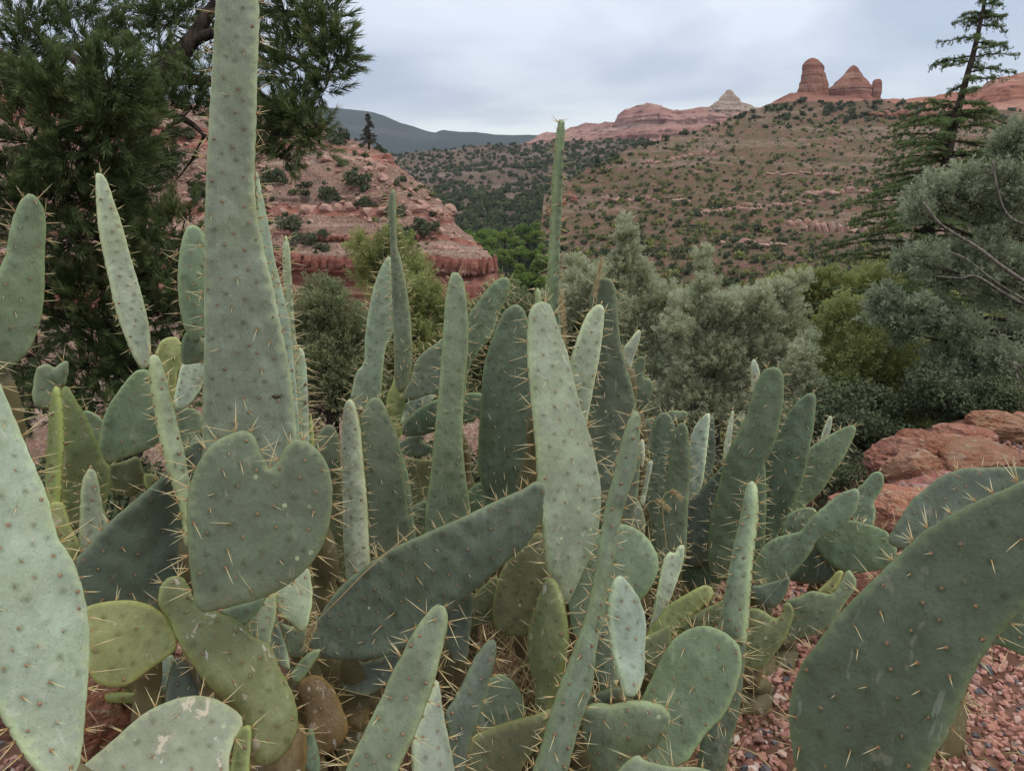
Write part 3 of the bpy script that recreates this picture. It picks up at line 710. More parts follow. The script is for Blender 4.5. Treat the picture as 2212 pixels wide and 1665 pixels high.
def boulder(px, py, d, rx, ry, seed, label, mat=None, cuts=11, tilt=0.0, group='red boulders along the gravel edge', depthk=.9):
    """rx, ry in picture units; rests in the ground"""
    if d > 2.4: d = CAM_H / ((py + ry * .9 - CY) / FPX * math.cos(PITCH) + math.sin(PITCH))      # its foot on the gravel
    c = W(px, py, d); s = d / FPX
    V, F = chunk(5, seed, cuts, .055, .66, 2.4)
    q = V * np.array((3, 3, 9)) + seed
    V = V + norm(V) * (.045 * fbm(q, 4) - .06 * np.abs(vnoise(V * 3.1 + seed)) + .05 * np.abs(fbm(V * 6 + seed, 3)))[:, None]
    V = V * np.array((rx * s, rx * s * depthk, ry * s)) * 1.06
    ca, sa = math.cos(tilt), math.sin(tilt); V = np.stack((V[:, 0] * ca - V[:, 2] * sa, V[:, 1], V[:, 0] * sa + V[:, 2] * ca), -1)
    o = mk('boulder', V, F, mat or M_BOULDER, None, False, None, c)
    q = np.random.default_rng(seed + 7); o.color = (*(q.uniform(.75, 1.12) * np.array((1, q.uniform(.92, 1.12), q.uniform(.9, 1.15)))), 1)
    return tag(o, label, 'boulder', group)
# right-hand edge (far to near)
boulder(2205, 917, 5.6, 45, 24, 8, 'red boulder at the far edge of the gravel, cut off by the right border')
boulder(2145, 925, 5.2, 62, 34, 5, 'rounded red boulder standing highest at the back of the gravel')
boulder(2075, 940, 4.9, 62, 24, 15, 'flat tan and red slab rock below the rearmost boulder', cuts=8)
boulder(2085, 962, 4.7, 90, 18, 16, 'long low orange rock behind the large flat boulder')
boulder(1985, 985, 4.3, 62, 54, 23, 'bulky pale-streaked red boulder behind the knobbly one, beside the green juniper')
boulder(1950, 1000, 4.15, 68, 50, 41, 'dark red boulder with a grey top, leftmost of the upper row')
boulder(1985, 1030, 3.95, 62, 54, 12, 'knobbly red boulder with a pale-rimmed hollow in its face')
boulder(2085, 1002, 4.0, 122, 46, 27, 'large flat-topped red boulder with pale banding beside the gravel', cuts=9)
boulder(2040, 1062, 3.55, 98, 40, 31, 'smooth flat red rock lying below the banded boulder', cuts=8)
boulder(1900, 1098, 3.3, 95, 24, 66, 'low pink rock behind the small upright cactus pads')
boulder(1985, 1112, 3.1, 112, 68, 57, 'broad red boulder in front, behind the spiny round pad', cuts=10)
boulder(1845, 1268, 2.35, 60, 30, 61, 'flat red stone under the torn pads')
boulder(18, 1500, 1.62, 75, 85, 71, 'dark red boulder in the lower left corner behind the pale pad')
boulder(215, 1545, 1.75, 72, 110, 75, 'brown-red weathered rock between the pale pad and the scarred pad')

# rocks of the cliff hill: cap ledge columns, blocks and talus
COLUMN = [mkmesh('rock', *[(a * np.array((.5, .45, .5)) if q == 0 else a) for q, a in enumerate(chunk(2, 200 + s, 12, .08, .75))], M_CLIFF) for s in range(6)]
M_TALUS = rock_mat('talus_rock', (.44, .29, .235), (.36, .20, .155), (.56, .45, .38), .8, .7)
BLOCK = [mkmesh('rock', *chunk(2, 300 + s, 7, .03, .42), M_TALUS) for s in range(7)]
def hill_rock(me, p, sx, sy, sz, rot=None):
    o = link('rock', me, cliff_hill.o, p); o.scale = (sx, sy, sz)
    o.rotation_euler = rot if rot is not None else (rng.uniform(-.15, .15), rng.uniform(-.15, .15), rng.uniform(-.5, .5))
x = 560.0
while x < 1066:                                            # dark-topped cap of pillars over the red wall
    w = rng.uniform(9, 24) if x < 850 else rng.uniform(7, 16); p = cliff_hill.at(x + w / 2, 566); s = p[1] / FPX
    h = rng.uniform(30, 40); dz = rng.uniform(-3, 3) * s
    hill_rock(COLUMN[rng.integers(6)], p + (0, -.55, dz), w * s * 1.25, w * s * 1.6, h * s * 1.05, (rng.uniform(-.06, .06), rng.uniform(-.05, .05), rng.uniform(-.3, .3))); x += w * rng.uniform(.9, 1.15)
x = 600.0
while x < 960:
    w = rng.uniform(14, 42); p = cliff_hill.at(x + w / 2, 455); s = p[1] / FPX
    if rng.uniform() < .75: hill_rock(BLOCK[rng.integers(7)], p + (0, .3, 0), w * s * .55, w * s * .6, rng.uniform(9, 16) * s)
    x += w
x = 690.0
while x < 800:
    w = rng.uniform(14, 34); p = cliff_hill.at(x + w / 2, 347); s = p[1] / FPX
    hill_rock(BLOCK[rng.integers(7)], p, w * s * .55, w * s * .6, rng.uniform(8, 13) * s); x += w
x = 620.0
while x < 900:
    w = rng.uniform(9, 22); p = cliff_hill.at(x + w / 2, 510); s = p[1] / FPX
    hill_rock(COLUMN[rng.integers(6)], p + (0, -.3, 0), w * s * 1.1, w * s * 1.3, rng.uniform(12, 18) * s); x += w
hill_rock(COLUMN[2], cliff_hill.at(836, 346), 2.4, 2.2, 3.2)
px, P = cliff_hill.sample(3200, lambda px, P: (px[:, 1] < 548) & (px[:, 0] > 250) & (rng.uniform(0, 1, len(px)) < .45 + .55 * sstep(190, 20, np.abs(px[:, 0] - (620 + 1.02 * (px[:, 1] - 130))))))
bb = MB()
for q in range(len(P)):
    s = min(.9, rng.pareto(2.6) * .26 + .14)
    if q < 120: s = s + .22; hill_rock(BLOCK[rng.integers(7)], P[q], s * rng.uniform(.9, 1.5), s, s * rng.uniform(.5, .9))
    else:
        V, F = chunk(1, 400 + q % 9, 7, .05, .42); V, F = scatter(V, F, P[q:q + 1], norm(rng.normal(size=(1, 3)) * .3 + (0, 0, 1)), np.array([[s * 1.3, s, s * .7]])); bb.add(V, F)
if bb.n: tag(bb.build('rubble', M_TALUS, cliff_hill.o), None, None, None, 'stuff')
# pale outcrops of the hillside: rows of weathered pillars
M_OUT = rock_mat('pale_outcrop_rock', (.42, .275, .225), (.34, .19, .145), (.50, .38, .32), .25, .8)
OUT = [mkmesh('rock', *chunk(2, 500 + s, 8, .05, .42), M_OUT) for s in range(5)]
BUTTE = [mkmesh('rock', *chunk(2, 520 + s, 8, .06, .6), M_SPIRE) for s in range(5)]
def outcrop(x0, x1, y, h, label, wl=(9, 20), slope=0.0, mat=None):
    p0 = hillside.at((x0 + x1) / 2, y); t = thing('rock_outcrop', p0, label, 'rock outcrop'); x = x0
    while x < x1:
        w = rng.uniform(*wl); p = hillside.at(x + w / 2, y + slope * (x - x0) + rng.uniform(-2, 2)); s = p[1] / FPX
        o = link('rock', (OUT if mat is None else BUTTE)[rng.integers(5)], t, p - p0); o.scale = (w * s * .75, w * s * .8, h * s * rng.uniform(.55, 1)); o.rotation_euler = (0, rng.uniform(-.15, .15), rng.uniform(-.6, .6))
        x += w * rng.uniform(.8, 1.3)
outcrop(1725, 1895, 498, 24, 'pale pillared rock band low on the right hillside')
outcrop(1700, 1790, 486, 13, 'thin broken pale ledge just left of the pillared band')
outcrop(1905, 2010, 441, 14, 'pale rock ledge beside the cedar, middle of the hillside', (14, 30))
outcrop(1740, 1885, 416, 12, 'scattered pale ledge across the middle of the hillside', (8, 24))
outcrop(1500, 1660, 462, 9, 'low line of pale stones left of the pillared band', (6, 16))
outcrop(1300, 1490, 432, 9, 'broken ledge low on the left of the hillside, above the cypress spire', (8, 20), .02)
outcrop(1590, 1740, 452, 8, 'short ledge left of the middle of the hillside', (8, 18), -.05)
outcrop(1550, 1700, 524, 9, 'broken ledge low on the hillside above the broad cypress', (8, 20))
outcrop(1380, 1540, 352, 7, 'thin ledge high on the left part of the hillside', (8, 18), -.12)
outcrop(1880, 2010, 252, 13, 'red rock ledge under the crest right of the spires', (12, 30), .03, M_SPIRE)
outcrop(1640, 1790, 378, 6, 'faint line of stones across the upper middle of the hillside', (7, 14), .03)
# dark red cliff at the hillside's left foot
p0 = hillside.at(1195, 470); t = thing('rock_cliff', p0, 'narrow dark red cliff at the left foot of the hillside behind the spear-like pad', 'cliff')
for x, y, w, h in ((1184, 462, 11, 46), (1193, 470, 10, 52), (1203, 455, 12, 40), (1215, 440, 14, 30), (1228, 428, 14, 24), (1240, 432, 16, 24), (1212, 480, 14, 30), (1190, 510, 12, 26)):
    p = hillside.at(x, y); s = p[1] / FPX
    o = link('rock', COLUMN[rng.integers(6)], t, p - p0); o.scale = (w * s * 1.3, w * s * 1.5, h * s); o.rotation_euler = (0, rng.uniform(-.06, .06), rng.uniform(-.4, .4))
# ------------------------------------------------------------------ trees
def needle_tuft(seed, n=62, length=.13, nl=.046, w=.0021):
    r = np.random.default_rng(seed); V, F, H = [], [], []
    for q in range(n):
        z = length * (r.uniform(0, 1) ** .8); a = r.uniform(0, 6.283); sp = math.radians(r.uniform(22, 62)) * (1 - .45 * z / length)
        d = np.array((math.sin(sp) * math.cos(a), math.sin(sp) * math.sin(a), math.cos(sp))); o = np.array((0, 0, z))
        l = nl * r.uniform(.75, 1.15); side = norm(np.cross(d, r.normal(size=3))); mid = o + d * l * .55; tip = o + d * l + np.array((0, 0, .22 * l)) + r.normal(size=3) * .1 * l
        k = len(V); V += [o - side * w * .6, o + side * w * .6, mid - side * w, mid + side * w, tip]
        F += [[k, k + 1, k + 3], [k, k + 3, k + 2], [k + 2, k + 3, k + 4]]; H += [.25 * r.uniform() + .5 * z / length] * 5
    return np.array(V), np.array(F), np.array(H)
def plume(seed, n=40, length=.15, w=.016, spread=.45):
    """feathery shoot of scale leaves"""
    r = np.random.default_rng(seed); V, F, H = [], [], []
    for q in range(n):
        z = length * r.uniform(0, 1); a = r.uniform(0, 6.283); rr = spread * length * (1 - .75 * z / length) * r.uniform(.2, 1)
        o = np.array((rr * math.cos(a), rr * math.sin(a), z)); d = norm(np.array((math.cos(a) * .6, math.sin(a) * .6, 1.0)) + .45 * r.normal(size=3))
        l = .034 * r.uniform(.6, 1.2) * length / .15; side = norm(np.cross(d, r.normal(size=3))) * w * r.uniform(.6, 1.2)
        k = len(V); V += [o - side * .5, o + side * .5, o + d * l]; F.append([k, k + 1, k + 2]); H += [.35 * r.uniform() + .4 * z / length] * 3
    return np.array(V), np.array(F), np.array(H)
TUFTS = [needle_tuft(s) for s in range(5)]
PLUMES = [plume(s) for s in range(5)]
FINE = [plume(s + 20, 44, .15, .0125, .40) for s in range(5)]
def sticks(b, A, Bp, r0, r1):
    """many three-sided twigs at once"""
    d = norm(Bp - A); ref = np.array((.3, .2, .93)); X = norm(np.cross(d, ref)); Y = np.cross(d, X); m = len(A); V = []
    for P, r in ((A, r0), (Bp, r1)):
        for k in range(3): V.append(P + r * (math.cos(k * 2.094) * X + math.sin(k * 2.094) * Y))
    V = np.stack(V, 1).reshape(-1, 3); f = np.array([[0, 1, 4], [0, 4, 3], [1, 2, 5], [1, 5, 4], [2, 0, 3], [2, 3, 5]])
    b.add(V, (f[None] + (np.arange(m) * 6)[:, None, None]).reshape(-1, 3))
def cluster_tree(label, group, trunk, clusters, tmpl, material, barkm, size=1.0, up=.5, flat=.75, limb_r=.02, own_limbs=0, hue_sd=.12, name='tree', cat='tree', droop=.06, shell=.5, limbs=(), tree_hue=0.0):
    """trunk: [(px,py,depth,radius)], clusters: [(px,py,depth,r_px,n)] - each cluster is a bough of shoots at its own distance"""
    tr = np.asarray(trunk, float); TP = WA(tr[:, :2], tr[:, 2]); base = TP[0].copy()
    t = thing(name, base, label, cat, group); n = max(12, 6 * len(tr))
    P = curve(np.hstack((TP, tr[:, 3:4])), n)
    b = MB(); b.add(*tube(P[:, :3], np.maximum(P[:, 3], .004), 9)); b.build('trunk', barkm, t, base, True)
    cb, lb = MB(), MB()
    for lm in limbs:                                 # main limbs: (px, py, depth, radius)
        lm = np.asarray(lm, float); lp = curve(np.hstack((WA(lm[:, :2], lm[:, 2]), lm[:, 3:4])), 8 * len(lm)); q = MB(); q.add(*tube(lp[:, :3], np.maximum(lp[:, 3], .003), 7)); q.build('branch', barkm, t, base, True); P = np.vstack((P, lp))
    for ci, (x, y, d, rp, m) in enumerate(clusters):
        c = W(x, y, d); r = rp * d / FPX
        low = 0.0 if len(limbs) else .35 * np.linalg.norm(c[:2] - P[n // 2, :2])
        dd = np.linalg.norm(P[:, :3] - (c - np.array((0, 0, low))), axis=1); k = int(np.argmin(dd)); s0 = P[k, :3]
        mid = (s0 + c) / 2 - np.array((0, 0, droop * np.linalg.norm(c - s0))) + rng.normal(size=3) * .05 * r; lr = min(limb_r * (.5 + np.linalg.norm(c - s0) * .4), P[k, 3] * .8 + .004)
        pts = curve((s0, mid, c), 8); tb = tube(pts, np.linspace(lr, lr * .3, 8), 6)
        if ci < own_limbs:
            q = MB(); q.add(*tb); q.build('branch', barkm, t, base, True)
        else: lb.add(*tb)
        u = norm(rng.normal(size=(m, 3))); rad = r * (shell + (1 - shell) * rng.uniform(0, 1, m)) * rng.uniform(.35, 1, m) ** .4
        Q = c + u * rad[:, None] * np.array((1, 1, flat))
        ax = norm(u * .8 + norm(c - P[k, :3]) * .5 + np.array((0, 0, up)) + .3 * rng.normal(size=(m, 3)))
        sticks(lb, c + (Q - c) * .15, Q, .0035 * size * .7, .0018 * size)
        v = rng.integers(0, len(tmpl), m); ch = rng.normal(0, hue_sd) + tree_hue
        for q in range(len(tmpl)):
            w = v == q
            if not w.any(): continue
            sc = size * rng.uniform(.75, 1.25, w.sum())
            V, F = scatter(tmpl[q][0], tmpl[q][1], Q[w], ax[w], sc)
            h = np.clip(tmpl[q][2][None] + ch + rng.normal(0, hue_sd * .7, (w.sum(), 1)) + .12, 0, 1)
            cb.add(V, F, h.ravel())
    if lb.n: lb.build('branch', barkm, t, base)
    cb.build('crown', material, t, base)
    return t
def cl(s, d=None, dens=None):
    o = []
    for w in s.split():
        a = [float(v) for v in w.split(',')]; o.append((a[0], a[1], d + a[4] if len(a) > 4 else d + rng.uniform(-.25, .25), a[2], int(a[3] * (dens or 1))))
    return o

# the pinyon pine on the left (x,y,radius,shoots,depth offset)
PINE = ('60,40,90,36,.5 170,20,90,34,.6 280,30,75,22,.5 370,45,50,20,.5 330,30,40,14,.4 420,20,40,12,.4 390,115,40,14,.4 335,120,40,12,.4 445,180,36,10,.3 110,110,80,30,.4 200,100,70,24,.5 40,110,70,24,.3 280,110,60,12,.5 430,110,45,9,.5 395,170,50,12,.5 '
        '40,215,70,36,-.3 110,190,60,30,-.5 160,240,80,40,-.4 235,190,60,34,-.6 245,260,60,34,-.5 60,310,90,40,-.3 160,330,90,42,-.4 250,330,60,28,-.3 310,300,55,18,.2 345,230,55,16,.3 330,170,50,14,.4 415,235,50,14,.3 300,230,45,18,.1 '
        '30,420,80,36,-.2 120,420,90,42,-.3 215,430,80,34,-.1 300,410,55,15,.2 380,390,45,8,.3 60,520,90,40,-.1 160,520,90,40,-.1 250,520,80,30,0 330,500,60,20,.1 400,470,40,8,.2 '
        '110,620,90,40,0 210,620,90,38,0 300,600,80,30,.1 380,560,60,22,.1 400,630,50,18,.1 60,660,80,34,.1 160,700,90,36,.1 270,700,90,34,.2 350,680,80,28,.2 '
        '80,770,90,34,.2 190,790,90,34,.2 300,790,90,32,.3 390,750,60,18,.2 120,860,80,26,.3 230,880,80,26,.4 340,870,80,22,.4 40,850,70,20,.3 '
        '614,30,48,15,0 676,35,50,17,0 712,62,34,13,-.1 700,100,38,15,-.1 728,120,22,10,-.1 716,155,30,13,-.1 700,195,26,9,-.1 640,110,40,12,0 590,90,40,10,.1 610,165,48,15,0 578,150,40,12,.1 655,190,24,6,0 '
        '590,235,42,14,0 640,255,40,14,-.1 672,278,30,12,-.1 690,312,24,9,-.1 640,300,42,14,0 595,300,42,14,0 570,280,40,12,.1 600,340,26,7,0 520,200,40,10,.3 500,300,40,8,.3 690,10,40,12,0 560,20,40,10,.1')
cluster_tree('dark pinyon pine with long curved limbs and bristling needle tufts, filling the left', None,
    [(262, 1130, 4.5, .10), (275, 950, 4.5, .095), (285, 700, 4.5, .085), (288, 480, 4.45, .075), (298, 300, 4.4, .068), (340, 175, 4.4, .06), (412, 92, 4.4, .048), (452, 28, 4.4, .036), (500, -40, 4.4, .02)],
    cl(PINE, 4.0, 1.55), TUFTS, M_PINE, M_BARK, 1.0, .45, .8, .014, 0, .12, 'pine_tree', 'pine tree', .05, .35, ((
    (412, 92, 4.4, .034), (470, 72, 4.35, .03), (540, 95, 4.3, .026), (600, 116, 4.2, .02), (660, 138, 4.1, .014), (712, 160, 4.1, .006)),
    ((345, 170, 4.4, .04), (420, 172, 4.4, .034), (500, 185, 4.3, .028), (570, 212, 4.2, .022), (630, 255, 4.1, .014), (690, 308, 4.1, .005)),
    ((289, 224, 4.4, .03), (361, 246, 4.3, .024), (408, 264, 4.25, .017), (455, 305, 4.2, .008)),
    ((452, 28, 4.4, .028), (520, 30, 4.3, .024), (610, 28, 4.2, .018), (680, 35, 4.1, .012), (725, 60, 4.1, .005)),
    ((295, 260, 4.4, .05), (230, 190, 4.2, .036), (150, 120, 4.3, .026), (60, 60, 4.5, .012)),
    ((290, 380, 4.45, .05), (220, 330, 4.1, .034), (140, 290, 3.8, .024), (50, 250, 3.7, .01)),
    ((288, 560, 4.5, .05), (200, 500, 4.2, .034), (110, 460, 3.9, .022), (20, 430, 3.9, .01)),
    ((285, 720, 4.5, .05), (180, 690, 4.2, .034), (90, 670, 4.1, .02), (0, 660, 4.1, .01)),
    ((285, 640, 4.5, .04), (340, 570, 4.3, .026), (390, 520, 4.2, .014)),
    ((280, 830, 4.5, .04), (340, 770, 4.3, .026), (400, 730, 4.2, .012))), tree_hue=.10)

# grey-green cypresses in the middle
G1 = ('1352,488,5,15 1350,515,11,24 1356,550,17,32 1340,580,23,38 1380,595,21,32 1300,595,13,20 1285,620,23,34 1240,608,13,19 1335,630,33,47 1395,635,31,45 1270,664,38,50 1330,684,44,62 1390,684,44,65 1440,654,34,50 1230,654,28,30 1195,644,18,15 1215,704,34,30 1330,744,44,55 1420,744,54,75 1460,794,54,70 1400,824,54,62 1350,804,44,45 1240,570,5,7 1262,585,5,9')
cluster_tree('silvery grey-green cypress with a narrow spire top, behind the tallest middle pads', 'grey-green cypresses below the bed', [(1370, 1150, 9.6, .12), (1360, 800, 9.6, .09), (1352, 600, 9.6, .05), (1350, 480, 9.6, .012)], cl(G1, 9.3, 2.4), FINE, M_CYP, M_GBARK, 1.0, .9, 1.0, .02, 0, .10, 'cypress_tree', 'cypress tree')
G2 = ('1517,558,5,9 1520,590,7,20 1524,625,15,30 1520,654,30,50 1480,669,28,42 1560,672,30,47 1600,654,24,37 1640,645,17,28 1675,632,13,22 1705,618,9,15 1735,610,5,8 1690,654,30,42 1640,684,40,60 1580,714,48,70 1510,714,44,65 1460,724,34,45 1560,774,54,75 1640,754,50,65 1700,704,34,42 1490,794,50,67 1580,844,58,75 1660,824,54,67 1510,874,54,62 1600,904,54,62 1690,774,34,35 1440,864,54,57 1470,924,54,50')
cluster_tree('broad silvery cypress with a long bough leaning out to its right', 'grey-green cypresses below the bed', [(1540, 1200, 8.8, .13), (1535, 900, 8.8, .10), (1525, 700, 8.8, .06), (1518, 550, 8.8, .012)], cl(G2, 8.6, 2.4), FINE, M_CYP, M_GBARK, .95, .85, 1.0, .02, 4, .10, 'cypress_tree', 'cypress tree')
G3 = ('1745,739,8,11 1738,769,16,22 1725,804,28,37 1700,844,38,50 1745,834,24,30 1670,884,44,50 1740,884,34,37 1690,934,44,45 1630,944,44,42 1710,974,38,32')
cluster_tree('small silvery cypress below the broad one, beside the olive juniper', 'grey-green cypresses below the bed', [(1705, 1250, 7.6, .08), (1715, 950, 7.6, .05), (1742, 740, 7.6, .01)], cl(G3, 7.5, 2.2), FINE, M_CYP, M_GBARK, .85, .85, 1.0, .02, 0, .09, 'cypress_tree', 'cypress tree')
# olive juniper right of them
J1 = ('1815,668,22,16 1806,700,36,30 1850,695,36,30 1880,672,22,16 1875,720,46,42 1800,750,44,38 1840,770,52,46 1905,770,46,40 1780,800,36,30 1820,830,56,50 1890,830,56,50 1950,715,26,22 1960,760,36,32 1975,810,38,32 1945,860,50,42 1985,870,36,26 1780,870,44,34 1840,900,60,50 1910,910,56,44 1970,930,46,30 1860,970,60,44 1790,950,50,34 1920,990,50,30 1840,1040,56,34 1775,1010,50,26 1900,1050,50,26')
cluster_tree('olive green juniper with brown limbs showing, behind the rightmost upright pads', None, [(1850, 1300, 8.2, .09), (1845, 1050, 8.2, .07), (1850, 880, 8.2, .05), (1870, 760, 8.2, .03), (1880, 680, 8.2, .01)], cl(J1, 8.0, 2.3), PLUMES, M_JUN, M_GBARK, 1.0, .6, .9, .022, 6, .12, 'juniper_tree', 'juniper tree', tree_hue=.20)
# darker trees filling the draw behind
for lab, tr, s, d, mat, th in (
    ('dark green juniper with a rounded top behind the leaning cypress bough', [(1800, 1000, 15, .16), (1790, 700, 15, .06), (1790, 610, 15, .02)], '1795,622,37,39 1760,650,44,47 1825,650,44,47 1860,640,40,39 1740,690,48,49 1790,690,55,60 1850,700,55,57 1730,740,55,52 1700,690,33,26 1900,640,44,39 1900,700,55,52 1690,640,40,36 1740,620,33,29 1900,600,44,39 1640,690,44,36', 15, M_JUN, .05),
    ('shadowy dark green tree low in the draw behind the boulders', [(2020, 1300, 9.5, .10), (2020, 950, 9.5, .05), (2020, 860, 9.5, .02)], '1990,900,60,50 2060,920,60,50 2130,900,60,50 2200,900,60,46 1940,940,50,36 2010,980,60,44 1900,980,60,40 2090,960,50,36 2160,860,50,36 1960,1020,60,34 2160,950,50,30 1850,1080,60,34 1760,1080,60,30', 9.3, M_DJUN, -.25),
    ('dark olive juniper on the slope left of the grey cypresses', [(1230, 1200, 11, .12), (1225, 800, 11, .07), (1215, 640, 11, .02)], '1215,650,36,31 1180,680,48,44 1230,700,53,47 1150,740,60,52 1210,760,60,52 1280,760,60,47 1170,820,72,57 1250,840,72,57 1320,860,72,47 1120,800,60,44 1100,860,60,39 1060,700,55,47 1040,790,67,52 1095,650,41,34 1130,690,48,42 1010,860,60,47 1260,700,48,39', 11, M_DJUN, .15)):
    cluster_tree(lab, 'darker trees in the draw', tr, cl(s, d, 1.9), PLUMES, mat, M_BARK, 1.6 * d / 14 + .25, .6, .85, .03, 0, .1, 'juniper_tree', 'juniper tree', tree_hue=th)
# junipers on the slope at the left, between pine and cactus
for lab, tr, s, d, mat, th, tp in (
    ('yellow-green young juniper standing before the red cliff band', [(838, 900, 13, .12), (836, 700, 13, .07), (832, 560, 13, .03), (840, 500, 13, .008)], '846,500,14,10 775,522,15,13 784,548,21,21 800,575,30,29 838,530,28,26 828,560,39,39 868,530,18,16 876,562,25,26 866,600,41,42 905,588,25,21 820,620,41,39 910,625,30,21 780,600,18,13', 13, M_JUN, .12, PLUMES),
    ('dark grey-green juniper with blue berries, low between the pine and the cactus', [(720, 1150, 10.5, .12), (718, 850, 10.5, .08), (715, 680, 10.5, .03)], '716,640,21,18 706,672,42,39 742,690,47,45 672,700,39,33 700,730,57,57 752,740,57,57 660,750,52,48 720,790,70,69 770,800,57,54 670,820,65,60 740,850,73,63 690,880,70,54 640,860,52,36 780,870,52,39 800,720,52,51 660,690,52,45 800,860,65,54 690,640,39,27 620,800,52,45', 10.5, M_DJUN, .22, PLUMES),
    ('bushy olive juniper behind the bent pair of pads', [(900, 1150, 11.5, .12), (898, 850, 11.5, .08), (890, 690, 11.5, .03)], '850,650,38,31 890,640,50,48 930,655,45,39 960,680,32,22 870,690,62,56 925,710,62,56 840,730,50,42 890,750,70,62 950,760,55,42 860,800,68,56 930,820,62,48 820,800,50,36 990,740,38,22 990,800,50,31 880,860,70,48 960,870,62,39 1010,690,45,36 1040,760,58,50 1020,840,62,50 820,740,50,42', 11.5, M_JUN, -.02, PLUMES)):
    cluster_tree(lab, 'junipers on the slope left of centre', tr, cl(s, d, 1.8), tp, mat, M_BARK, 1.3, .65, .9, .025, 0, .1, 'juniper_tree', 'juniper tree', tree_hue=th)

# blue-grey cypress on the right, bare pale limbs below
B1 = ('2084,392,24,26 2064,416,26,28 2030,408,22,24 1996,428,26,28 2100,440,32,34 2140,478,34,36 2030,450,30,28 1986,460,24,22 2176,505,34,36 2200,440,34,36 2206,350,34,36 2180,320,24,24 2215,300,30,30 2180,390,30,30 2140,545,36,36 2066,560,34,32 2012,572,30,28 1968,566,24,22 1945,585,18,12 2192,575,40,40 2110,600,36,32 2050,610,34,26 2215,640,46,40 2150,640,36,28 '
      '1914,648,20,20 1900,680,26,26 1936,690,24,22 1988,672,22,24 1986,705,30,30 1960,720,26,22 2050,690,34,32 2086,715,36,34 2066,755,36,34 2030,780,34,32 2104,784,40,38 2156,780,40,36 2200,740,44,40 2012,830,34,28 2050,856,36,30 2104,846,42,36 2176,856,46,38 2215,820,46,38 2130,900,44,28 2060,900,40,20 2200,915,40,24')
cluster_tree('blue-grey cypress with bare crooked limbs, leaning in from the right edge', None, [(2330, 1150, 7.4, .13), (2300, 900, 7.4, .11), (2270, 650, 7.3, .09), (2240, 420, 7.3, .06), (2215, 270, 7.3, .02)],
    cl(B1, 7.1, 1.9), PLUMES, M_BLUE, M_BARK, .95, .75, 1.0, .022, 14, .10, 'cypress_tree', 'cypress tree', .02)
t = [o for o in COL.objects if o.get('label', '').startswith('blue-grey cypress')][0]
for pts, r in (([(2010, 790), (2040, 815), (2110, 838), (2180, 846), (2260, 850)], .022), ([(2170, 780), (2195, 800), (2204, 812), (2196, 840), (2190, 858)], .014), ([(2040, 900), (2080, 925), (2130, 905), (2170, 880), (2182, 850)], .011), ([(2055, 820), (2066, 850), (2064, 880), (2040, 900)], .009), ([(1985, 440), (2040, 490), (2110, 530), (2170, 570), (2260, 640)], .02), ([(2030, 590), (2070, 600), (2120, 600), (2190, 640), (2270, 690)], .014), ([(2140, 350), (2160, 420), (2190, 470), (2250, 500)], .014), ([(2020, 530), (2050, 545), (2090, 560), (2150, 610), (2230, 660)], .010)):
    b = MB(); b.add(*tube(curve(np.array([W(x, y, 6.75) for x, y in pts]) + rng.normal(size=(len(pts), 3)) * .02, 16), np.linspace(r * .5, r, 16), 6)); b.build('branch', M_GBARK, t, t.location, True)

